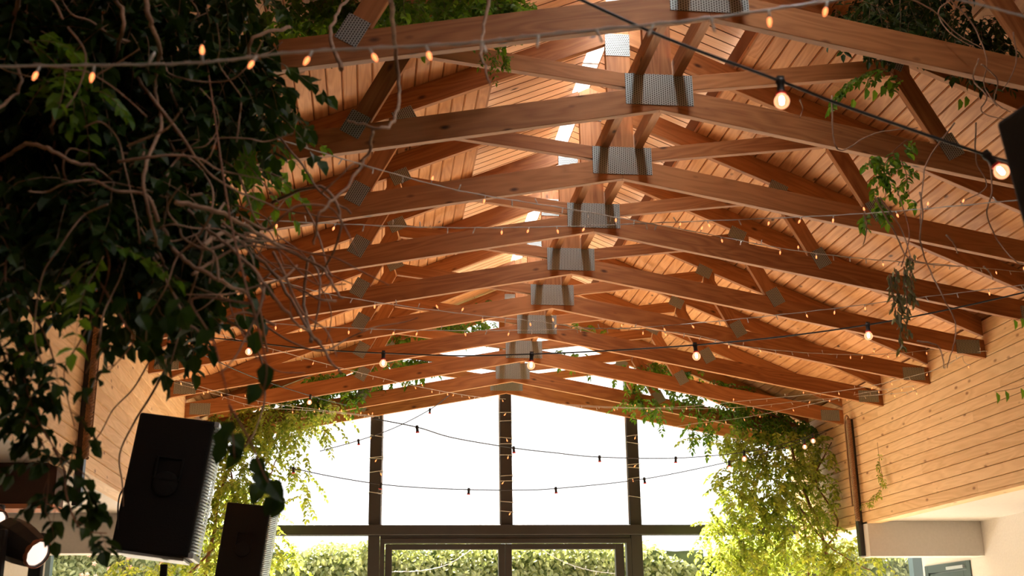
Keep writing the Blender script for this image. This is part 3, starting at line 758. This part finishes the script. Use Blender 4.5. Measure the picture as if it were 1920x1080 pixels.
# ------------------------------------------------------------------ foliage
class Leaves:
    """many leaves gathered in one mesh: a folded pointed oval for each leaf"""
    def __init__(s): s.v = []; s.f = []
    def leaf(s, p, d, n, L, W):
        if p.z > WB-.08 and (abs(p.x)+L*.8 > HW or p.z+L > zr(p.x)-.03): return
        if Y1-.10 < p.y+L and p.y < Y1+.3: return
        d = d.normalized(); x = d.cross(n)
        if x.length < 1e-6: x = d.orthogonal()
        x.normalize(); n = x.cross(d).normalized(); k = len(s.v); h = W*.22
        s.v += [p, p + d*L*.30 + x*W*.5 + n*h, p + d*L*.68 + x*W*.38 + n*h*.7, p + d*L - n*L*.10, p + d*L*.68 - x*W*.38 + n*h*.7, p + d*L*.30 - x*W*.5 + n*h, p + d*L*.5]
        s.f += [(k, k+1, k+2, k+6), (k+6, k+2, k+3), (k+6, k+3, k+4), (k, k+6, k+4, k+5)]
    def build(s, name, mat, parent):
        me = bpy.data.meshes.new(name); me.from_pydata([tuple(v) for v in s.v], [], s.f); me.materials.append(mat); me.update()
        o = bpy.data.objects.new(name, me); COL.objects.link(o); o.parent = parent; return o
def rv(r, a=1.): return Vector((r.gauss(0, a), r.gauss(0, a), r.gauss(0, a)))
def spray(lv, st, r, p, d, L, n, ll, droop=.5, rs=.0016, broad=.5, pair=True, wig=.18):
    """a thin twig carrying leaves on both sides"""
    d = d.normalized(); P = [p.copy()]; q = p.copy(); m = 8
    for i in range(m):
        d = (d + Vector((0, 0, -droop/m*1.6)) + rv(r, wig/3)).normalized(); q = q + d*L/m; P.append(q.copy())
    if st is not None: st.tube(P, [rs*(1-.6*i/m) for i in range(m+1)], 4, False)
    for i in range(n):
        t = (i+.7)/n*m; j = min(int(t), m-1); c = P[j].lerp(P[j+1], t-j); dd = (P[j+1]-P[j]).normalized()
        sd = dd.cross(Vector((0, 0, 1)));
        if sd.length < .1: sd = Vector((1, 0, 0))
        sd.normalize()
        sides = (-1, 1) if pair else ((-1)**i,)
        for s_ in sides:
            ld = (sd*s_ + dd*.55 + Vector((0, 0, -.35)) + rv(r, .22)).normalized()
            nn = (Vector((0, 0, 1)) + rv(r, .45)).normalized()
            lv.leaf(c, ld, nn, ll*r.uniform(.7, 1.15), ll*broad*r.uniform(.85, 1.15))
    lv.leaf(P[-1], d, Vector((0, 0, 1))+rv(r, .4), ll, ll*broad)
def stems_path(mb, pts, r0, r1, seg=6, n=6, jit=0., rr=None):
    P = smooth_path(pts, n)
    if jit and rr: P = [q + rv(rr, jit) for q in P]
    m = len(P); mb.tube(P, [r0+(r1-r0)*i/(m-1) for i in range(m)], seg); return P
def plant(name, label, cat, group=None):
    return empty(name, (0, 0, 0), label, cat, group)
def finish(root, lv, st, lmat, smat=None, sets=()):
    base = None
    vs_ = lv.v if lv and lv.v else st.v
    c = sum(vs_, Vector())/len(vs_); c.z = min(v.z for v in vs_)
    root.location = c
    if st and st.v: st.v = [v-c for v in st.v]; st.build('stems', smat or M_stem, root)
    if lv and lv.v: lv.v = [v-c for v in lv.v]; lv.build('foliage', lmat, root)

# --- dark hanging canopy of the climber in the upper left, close to the camera
R1 = random.Random(5)
def blob_sprays(lv, st, r, blobs, ll, L=(.15, .35), nl=(4, 8), broad=.6, down=.7, rs=.0016):
    for (px, py, rx, ry, y, dy, n) in blobs:
        for _ in range(n):
            a = r.uniform(0, 2*pi); q = math.sqrt(r.random())
            p = at(px+rx*q*cos(a), py+ry*q*sin(a), y + r.uniform(-dy, dy))
            d = Vector((r.gauss(0, 1), r.gauss(0, 1), r.gauss(-down, .6)))
            spray(lv, st, r, p, d, r.uniform(*L), r.randint(*nl), ll, .6, rs, broad)
lv, st = Leaves(), MB()
blob_sprays(lv, st, R1, [(90, 60, 190, 120, 3.7, .4, 230), (330, -10, 150, 60, 3.8, .4, 60), (130, 250, 190, 110, 3.8, .4, 230), (110, 370, 150, 70, 3.6, .35, 120),
                         (290, 420, 110, 90, 3.7, .3, 100), (390, 150, 110, 90, 3.9, .4, 90), (250, 330, 130, 90, 3.9, .3, 120), (330, 520, 60, 60, 3.6, .25, 22), (20, 480, 40, 40, 3.4, .2, 8)], .062, rs=.0018, broad=.72)
root = plant('climbing_vine', 'dense dark leafy climber filling the top left corner, closest to the camera', 'climbing plant'); finish(root, lv, st, M_leaf_shaded)
lv, st = Leaves(), MB()
blob_sprays(lv, st, R1, [(440, 190, 60, 70, 4.0, .3, 26), (470, 270, 30, 40, 4.0, .2, 10), (300, 70, 90, 40, 3.9, .2, 10), (400, 300, 50, 30, 3.9, .2, 8), (120, 130, 120, 80, 3.2, .1, 10), (170, 480, 60, 40, 3.2, .1, 4)], .052, broad=.6)
root = plant('climbing_vine', 'lighter green sprays of the climber hanging under the first chord at left', 'climbing plant'); finish(root, lv, st, M_leaf_mid)
# bare woody tangle: long curling stems
tang = MB(); r = random.Random(21)
main = [[(40, -20), (20, 70), (38, 160), (0, 200), (-30, 230)], [(105, -20), (115, 60), (120, 150), (100, 215), (98, 300), (70, 400), (60, 470)],
        [(185, -20), (150, 60), (125, 130), (120, 190), (140, 240), (190, 270), (225, 300)], [(210, -10), (232, 30), (222, 85), (205, 150), (215, 240), (262, 258), (262, 300), (200, 330), (130, 370)],
        [(272, -20), (280, 40), (300, 90), (290, 160), (300, 230), (270, 330), (285, 420), (300, 480), (330, 520), (420, 560)],
        [(-20, 170), (40, 105), (120, 85), (200, 60), (300, 20)], [(-20, 160), (60, 165), (130, 195), (190, 260), (240, 290), (330, 285)], [(170, -20), (190, 60), (260, 150), (330, 240), (400, 330), (520, 390), (640, 410)],
        [(380, -20), (300, 60), (310, 130), (350, 230), (430, 300), (520, 330), (580, 400), (620, 520)], [(0, 300), (60, 270), (130, 300), (200, 330), (250, 420), (300, 500), (350, 600), (400, 640)],
        [(545, 50), (470, 80), (480, 160), (500, 230), (560, 300), (600, 360), (660, 400)], [(640, 130), (620, 60), (650, 0), (700, -20)], [(733, 0), (740, 90), (748, 180), (735, 230), (710, 240), (650, 225)],
        [(700, 240), (690, 290), (650, 350), (600, 400), (590, 460)], [(300, 350), (380, 420), (470, 500), (540, 590), (600, 640)], [(280, 370), (330, 470), (400, 520), (480, 570), (500, 660)],
        [(270, 430), (290, 520), (320, 620), (330, 650)], [(330, 380), (420, 400), (520, 460), (600, 500), (640, 560)], [(380, 460), (430, 440), (520, 520), (580, 620), (640, 700)], [(585, 640), (570, 560), (580, 480), (600, 530), (590, 620)],
        [(918, -10), (905, 60), (905, 110), (920, 160)], [(510, 380), (600, 350), (640, 420), (600, 520)]]
for k, pl in enumerate(main):
    y = 3.0 + .9*r.random(); P = [at(x, yy, y + .25*sin(i*1.3+k)) for i, (x, yy) in enumerate(pl)]
    stems_path(tang, P, r.uniform(.005, .008), r.uniform(.0022, .0035), 6, 7, .0022, r)
for k in range(95):
    cx, cy = r.choice([(150, 200), (330, 330), (420, 470), (500, 560), (60, 100), (220, 80), (330, 430), (440, 420), (380, 500)])
    x, y0 = r.gauss(cx, 90), r.gauss(cy, 80); a = r.uniform(0, 2*pi); P = []; dep = 3.0+1.1*r.random()
    da = r.uniform(-.5, .5)
    for i in range(r.randint(4, 8)):
        P.append(at(x, y0, dep)); a += da + r.gauss(0, .35); s_ = r.uniform(30, 60); x += cos(a)*s_; y0 += sin(a)*s_ + 10; dep += r.gauss(0, .06)
    stems_path(tang, P, r.uniform(.0028, .0055), .0018, 5, 5)
root = plant('bare_vine_tangle', 'tangle of bare curling woody stems hanging at upper left', 'climbing plant'); finish(root, None, tang, None, M_stem)
# --- leafy strands down the left edge, in front of the pale boards
lv, st = Leaves(), MB(); r = random.Random(8)
for pl in ([(0, 330), (20, 420), (10, 520), (30, 640), (60, 760), (110, 850), (170, 900), (160, 930)], [(120, 380), (200, 470), (190, 560), (150, 640), (120, 700), (140, 800)], [(-10, 450), (40, 560), (80, 620), (100, 690), (60, 740)],
           [(170, 500), (230, 600), (250, 640), (200, 700)], [(-10, 620), (20, 700), (50, 780), (90, 860), (85, 960)], [(100, 840), (120, 880), (125, 930), (150, 990), (200, 1000)]):
    P = stems_path(st, [at(x, y, 3.3+.1*sin(x)) for x, y in pl], .004, .0015, 5, 6)
    for i, q in enumerate(P[4:]):
        if i % 2 or (pl[0][0] > 90 and i % 3): continue
        spray(lv, st, r, q, Vector((r.gauss(0, 1), r.gauss(0, .8), -.5)), r.uniform(.05, .14), r.randint(1, 3), .048, .7, .0012, .7)
blob_sprays(lv, st, r, [(5, 640, 40, 60, 3.3, .1, 12), (20, 720, 40, 50, 3.3, .1, 10), (0, 480, 35, 70, 3.3, .1, 12), (130, 430, 50, 50, 3.4, .1, 9), (110, 820, 40, 40, 3.3, .1, 3)], .05, (.05, .15), (2, 3), .7)
root = plant('climbing_vine', 'dark leafy strands hanging down the left edge before the pale boards', 'climbing plant'); finish(root, lv, st, M_leaf_shaded, M_stem_d)
# --- big blurred leaves close to the camera beside the larger loudspeaker
lv, st = Leaves(), MB(); r = random.Random(3)
stems_path(st, [at(470, 570, 2.7), at(430, 400, 2.9), at(400, 200, 3.3), at(380, 60, 3.78)], .003, .003)
for pl in ([(470, 570), (360, 560), (400, 640), (430, 760), (440, 860)], [(430, 760), (470, 830), (500, 900), (535, 940)], [(470, 560), (490, 640), (500, 700), (485, 760)]):
    P = stems_path(st, [at(x, y, 2.7) for x, y in pl], .003, .0012, 5, 5)
for x, y in ((440, 790), (425, 830), (455, 850), (415, 800), (470, 860), (490, 905), (480, 880), (520, 930), (535, 935), (505, 900), (430, 815), (445, 825), (340, 585), (360, 570), (310, 590), (240, 560), (260, 590), (480, 620), (495, 680), (485, 720), (340, 560), (400, 620)):
    lv.leaf(at(x, y, 2.7+r.uniform(-.1, .1)), Vector((r.gauss(0, .6), r.gauss(0, .4), -1)), Vector((r.gauss(0, .4), -1, .3)), r.uniform(.05, .068), .042)
root = plant('hanging_vine', 'blurred dark leaves dangling right of the larger loudspeaker', 'climbing plant'); finish(root, lv, st, M_leaf_shaded, M_stem_d)
# --- upper foliage behind the first chord
lv, st = Leaves(), MB(); r = random.Random(31)
blob_sprays(lv, st, r, [(560, 15, 110, 45, 5.3, .3, 130), (760, 10, 130, 35, 5.3, .3, 120), (900, 12, 90, 25, 5.3, .2, 55), (960, 8, 70, 16, 5.3, .2, 22)], .05, (.08, .2), (4, 7), .6)
blob_sprays(lv, st, r, [(930, 105, 30, 12, 5.6, .05, 10)], .03, (.08, .16), (5, 8), .4)
root = plant('climbing_vine', 'leaves peeping over the first chord left of its centre plate', 'climbing plant'); finish(root, lv, st, M_leaf_mid)
# --- right upper foliage and bare curls
lv, st = Leaves(), MB(); r = random.Random(41)
blob_sprays(lv, st, r, [(1650, 20, 95, 38, 5.4, .3, 80), (1760, 40, 60, 40, 5.3, .3, 40), (1835, 60, 45, 40, 5.2, .2, 34), (1850, 95, 40, 20, 5.2, .2, 12), (1720, -10, 120, 30, 5.2, .3, 50)], .05, (.1, .25), (4, 7), .5)
root = plant('climbing_vine', 'dark foliage behind the first chord at upper right', 'climbing plant'); finish(root, lv, st, M_leaf_shaded)
lv, st = Leaves(), MB()
P = stems_path(st, [at(1690, 150, 5.5), at(1655, 128, 5.5), at(1620, 140, 5.45), at(1590, 160, 5.4), at(1580, 185, 5.4)], .003, .0012, 5, 5)
for q in P[::2]: spray(lv, st, r, q, Vector((-1, -.3, -.4)), .12, 5, .052, .7, .001, .48)
for x, y in ((1625, 165), (1640, 168), (1655, 160), (1600, 185), (1668, 150), (1800, 185), (1812, 180)): lv.leaf(at(x, y, 5.4), Vector((-.2, 0, -1)), Vector((.3, -1, 0)), .07, .036)
root = plant('vine_sprig', 'bright green sprig dangling from the second truss joint at upper right', 'climbing plant'); finish(root, lv, st, M_leaf_mid, M_stem_d)
lv, st = Leaves(), MB()
for pl in ([(1700, 262), (1670, 290), (1650, 330), (1640, 380), (1625, 410)], [(1690, 300), (1700, 330), (1705, 370)], [(1650, 330), (1630, 300), (1640, 290)], [(1670, 320), (1660, 360), (1660, 400)]):
    P = stems_path(st, [at(x, y, 5.6) for x, y in pl], .003, .0012, 5, 5)
    for q in P[::2]: spray(lv, st, r, q, Vector((r.gauss(0, .8), -.3, -.7)), .07, 3, .052, .7, .001, .58)
root = plant('vine_sprig', 'bushy green sprig hanging below the third truss chord at right', 'climbing plant'); finish(root, lv, st, M_leaf_mid, M_stem_d)
tang = MB(); r = random.Random(77)
for pl in ([(1770, -10), (1820, 40), (1850, 110), (1845, 160), (1870, 200)], [(1800, -10), (1760, 20), (1780, 60), (1830, 90)], [(1840, 120), (1870, 150), (1865, 190), (1895, 210)], [(1835, 110), (1825, 150), (1850, 180), (1840, 210), (1890, 225)],
           [(1690, -10), (1750, 20), (1790, 60), (1840, 90)], [(1900, 60), (1905, 120), (1880, 170)], [(1855, 300), (1860, 360), (1850, 400), (1870, 450), (1905, 490), (1920, 495)], [(1830, 230), (1830, 300), (1850, 350), (1800, 380)],
           [(1640, 370), (1680, 440), (1700, 480), (1740, 495), (1800, 500)], [(1650, 370), (1690, 430), (1710, 490)], [(1725, 360), (1730, 400), (1725, 450), (1740, 500), (1770, 560), (1790, 600), (1790, 640), (1775, 690)],
           [(1620, 400), (1625, 430), (1618, 460)], [(1775, 440), (1790, 460), (1795, 475)], [(1845, 500), (1855, 510), (1862, 524)], [(1500, 187), (1505, 205), (1500, 220)], [(1560, 180), (1570, 280), (1640, 250), (1720, 240)], [(1720, 640), (1760, 650), (1770, 690)],
           [(1790, 230), (1740, 300), (1730, 350), (1725, 420)]):
    stems_path(tang, [at(x, y, 4.6+.5*r.random()*(i > 0)*.3) for i, (x, y) in enumerate(pl)], .0042, .0022, 5, 6, .001, r)
root = plant('bare_vine_tangle', 'thin bare brown tendrils trailing down the right side beams', 'climbing plant'); finish(root, None, tang, None, M_stem)
# dried bunch
lv, st = Leaves(), MB(); r = random.Random(9)
stems_path(st, [at(1690, 500, 5.2), at(1705, 440, 5.25), at(1690, 380, 5.4), at(1680, 352, 5.62)], .003, .003)
for pl in ([(1680, 505), (1682, 540), (1690, 580), (1688, 650)], [(1695, 500), (1700, 560), (1700, 620)], [(1668, 515), (1675, 560), (1682, 600)], [(1705, 480), (1708, 520), (1712, 560)]):
    P = stems_path(st, [at(x, y, 5.2) for x, y in pl], .0035, .002, 5, 6)
    for q in P:
        for _ in range(3): lv.leaf(q+rv(r, .008), Vector((r.gauss(0, .35), r.gauss(0, .35), -1)), rv(r), r.uniform(.03, .055), .016)
root = plant('dried_plant_bunch', 'withered grey green bunch hanging before the right beams', 'dried plant'); finish(root, lv, st, M_leaf_dry, M_stem_d)
# few leaves at right edge
lv, st = Leaves(), MB()
stems_path(st, [at(1935, 715, 5.0), at(1905, 728, 5.0), at(1865, 735, 5.0)], .0018, .001, 4, 4); stems_path(st, [at(1935, 590, 5.0), at(1910, 598, 5.0), at(1898, 602, 5.0)], .0018, .001, 4, 4)
for x, y in ((1868, 735), (1885, 732), (1914, 727), (1901, 598), (1914, 595)): lv.leaf(at(x, y, 5.0), Vector((.05, 0, -1)), Vector((.5, -1, 0)), .055, .03)
root = plant('vine_sprig', 'few single green leaves on thin stalks at the right photo edge', 'climbing plant'); finish(root, lv, st, M_leaf_mid, M_stem_d)
# sprig on the right boarded wall
lv, st = Leaves(), MB(); r = random.Random(17)
def onwall(px, py, off=.05): q = atX(px, py, HW-off); return q
P = stems_path(st, [onwall(1645, 830), onwall(1650, 870), onwall(1655, 905), onwall(1640, 930), onwall(1622, 945)], .002, .001, 4, 5)
for q in P[3:]: spray(lv, st, r, q, Vector((-.1, r.gauss(0, 1), -.3)), .08, 3, .035, .4, .0008, .5)
root = plant('vine_sprig', 'thin yellowing sprig lying against the right boarded wall', 'climbing plant'); finish(root, lv, st, M_leaf_lime, M_stem_d)

# --- ivy columns at both ends of the gable glass, growing along the truss ends
def column(label, blobs, stems, seed, mat, ll=.058):
    lv, st = Leaves(), MB(); r = random.Random(seed)
    for pl, r0 in stems: stems_path(st, [at(x, y, d) for x, y, d in pl], r0, r0*.5, 6, 6, .006, r)
    blob_sprays(lv, st, r, blobs, ll, (.15, .38), (5, 10), .55, .5, .0018)
    root = plant('ivy_column', label, 'climbing plant', 'climbers framing the gable glass'); finish(root, lv, st, mat, M_stem_d)
column('sunlit yellow green climber left of the gable glass, behind the loudspeakers',
       [(470, 800, 95, 40, 12.6, .4, 110), (440, 880, 75, 70, 12.6, .4, 100), (450, 960, 70, 60, 12.6, .4, 95), (430, 1050, 90, 60, 12.4, .4, 110), (530, 790, 70, 30, 12.7, .4, 45), (560, 760, 90, 16, 12.8, .3, 40),
        (560, 860, 30, 30, 12.6, .3, 12), (570, 930, 18, 18, 12.5, .2, 5), (545, 1040, 10, 40, 12.5, .1, 7), (270, 1060, 60, 25, 12.0, .3, 25), (600, 800, 26, 22, 12.6, .2, 9)],
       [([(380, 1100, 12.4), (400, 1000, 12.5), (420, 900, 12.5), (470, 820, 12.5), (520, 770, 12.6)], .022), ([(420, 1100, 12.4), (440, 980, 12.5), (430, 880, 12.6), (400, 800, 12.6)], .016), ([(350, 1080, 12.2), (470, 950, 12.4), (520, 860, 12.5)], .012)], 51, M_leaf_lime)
column('sunlit yellow green climber right of the gable glass, against the boarded wall',
       [(1460, 840, 100, 40, 12.4, .4, 120), (1430, 900, 95, 55, 12.4, .4, 130), (1460, 980, 95, 60, 12.4, .4, 140), (1430, 1050, 100, 40, 12.4, .4, 120), (1560, 1040, 50, 60, 12.0, .3, 60), (1540, 900, 40, 80, 12.2, .3, 60),
        (1370, 820, 60, 25, 12.6, .3, 32), (1360, 960, 40, 25, 12.4, .3, 20), (1350, 1010, 40, 40, 12.5, .3, 25), (1620, 1050, 35, 35, 11.8, .2, 14)],
       [([(1560, 1100, 12.3), (1540, 1000, 12.4), (1500, 900, 12.4), (1480, 820, 12.4)], .022), ([(1520, 1100, 12.3), (1500, 960, 12.4), (1430, 880, 12.5), (1390, 840, 12.6)], .014), ([(1540, 1040, 12.2), (1570, 980, 12.1), (1530, 900, 12.2), (1560, 830, 12.1)], .012),
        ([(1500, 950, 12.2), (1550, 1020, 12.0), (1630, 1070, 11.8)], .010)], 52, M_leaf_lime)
lv, st = Leaves(), MB(); r = random.Random(61)
blob_sprays(lv, st, r, [(880, 562, 45, 16, 12.9, .2, 40), (800, 612, 90, 14, 12.9, .2, 80), (900, 607, 30, 10, 13.1, .2, 14), (700, 640, 60, 12, 12.9, .2, 45), (790, 678, 75, 10, 12.9, .2, 45), (640, 715, 70, 20, 12.8, .2, 70), (560, 735, 60, 18, 12.7, .2, 50), (660, 740, 20, 14, 12.7, .1, 8), (730, 690, 60, 10, 12.8, .2, 30)], .06, (.1, .25), (4, 8), .5)
stems_path(st, [at(500, 760, 12.7), at(640, 710, 12.8), at(760, 660, 12.9), at(880, 600, 13.0)], .012, .006)
root = plant('roof_vine', 'green climber trailing under the roof above the gable left half', 'climbing plant'); finish(root, lv, st, M_leaf_mid, M_stem_d)
lv, st = Leaves(), MB(); r = random.Random(62)
blob_sprays(lv, st, r, [(1110, 612, 35, 8, 12.9, .2, 22), (1230, 690, 80, 12, 12.9, .2, 55), (1200, 740, 30, 30, 12.7, .1, 22), (1330, 730, 90, 20, 12.7, .2, 50), (1400, 770, 90, 20, 12.6, .2, 70), (1230, 765, 14, 12, 12.6, .1, 6), (1320, 800, 30, 20, 12.5, .1, 12), (1080, 665, 30, 6, 12.9, .1, 8), (1480, 800, 70, 18, 12.5, .2, 50), (1120, 560, 60, 10, 13.0, .2, 30)], .06, (.1, .25), (4, 8), .5)
stems_path(st, [at(1500, 800, 12.5), at(1380, 750, 12.6), at(1240, 700, 12.8), at(1100, 620, 12.9)], .012, .006)
root = plant('roof_vine', 'green climber trailing under the roof above the gable right half', 'climbing plant'); finish(root, lv, st, M_leaf_mid, M_stem_d)

# --- hedges outside
def hedge(label, x0, x1, y0, top, seed, n, mat, extra=None):
    r = random.Random(seed); root = empty('hedge', ((x0+x1)/2, y0+.6, FL-.02), label, 'hedge', 'leafy hedge beyond the glass'); c = root.location.copy()
    def ztop(x): return top + .10*noise.noise(Vector((x*1.3, seed, 0))) + .08*noise.noise(Vector((x*4, seed, 3)))
    mb = MB(); nx, nz = int((x1-x0)*5), 12
    def P(i, j):
        x = x0+(x1-x0)*i/nx; z = (FL-.02) + (ztop(x)-.08-FL)*j/nz; q = .16*noise.noise(Vector((x*2, z*2, seed*3.1)))
        return Vector((x, y0+.18+q, z))
    idx = {}
    for i in range(nx+1):
        for j in range(nz+1): idx[i, j] = len(mb.v); mb.v.append(P(i, j)-c)
        idx[i, 'b'] = len(mb.v); mb.v.append(P(i, nz)+Vector((0, 1.0, 0))-c); idx[i, 'd'] = len(mb.v); v = P(i, 0)+Vector((0, 1.0, 0)); mb.v.append(v-c)
    for i in range(nx):
        for j in range(nz): mb.face([idx[i, j], idx[i+1, j], idx[i+1, j+1], idx[i, j+1]], smooth=True)
        mb.face([idx[i, nz], idx[i+1, nz], idx[i+1, 'b'], idx[i, 'b']], smooth=True); mb.face([idx[i+1, 'd'], idx[i, 'd'], idx[i, 'b'], idx[i+1, 'b']], smooth=True)
    mb.build('branches', M_soil, root)
    lv = Leaves()
    for _ in range(n):
        x = r.uniform(x0, x1); zt = ztop(x); z = zt - (zt-.1)*abs(r.gauss(0, .45)) if r.random() < .7 else r.uniform(-.2, zt)
        y = y0 + .16*noise.noise(Vector((x*2, z*2, seed*3.1))) + r.uniform(-.02, .2)
        if r.random() < .25: z = zt + r.uniform(-.06, .05); y = y0+r.uniform(0, 1.)
        lv.leaf(Vector((x, y, z))-c, Vector((r.gauss(0, .7), -.5, -.6+r.gauss(0, .4))), Vector((r.gauss(0, .5), -.8, .9)), r.uniform(.07, .11), r.uniform(.045, .06))
    lv.build('foliage', mat, root)
    if extra:
        fl = Leaves()
        for _ in range(extra):
            q = Vector((r.uniform(x0, x1), y0-.05+r.uniform(-.05, .05), r.uniform(.3, top)))-c
            for k in range(5): a = k*1.256; fl.leaf(q, Vector((cos(a), -.5, sin(a))), Vector((0, -1, .2)), .04, .03)
        fl.build('blossoms', M_flower, root)
hedge('long leafy hedge seen through the doors and glass behind the terrace', -3.1, 3.2, 16.6, 1.36, 2, 9000, M_leaf_hedge)
hedge('bushy garden hedge with pinkish blossoms seen through the far left window', -8.0, -3.4, 17.0, 1.75, 3, 6500, M_leaf_hedge, 130)
hedge('garden hedge seen beyond the right climber and the aisle window', 3.5, 8.2, 16.8, 1.38, 4, 6500, M_leaf_hedge)
for lab, P in (('pale fairy-light cable draped over the hedge behind the left door leaf', [(735, 1072), (790, 1070), (840, 1058), (885, 1030)]), ('pale fairy-light cable draped over the hedge behind the right door leaf', [(1015, 1030), (1060, 1055), (1110, 1070), (1160, 1076)])):
    fairy(lab, [(x, y, 16.46) for x, y in P], .16, .004, .1, 1.6, 90, 'fairy_light_string')
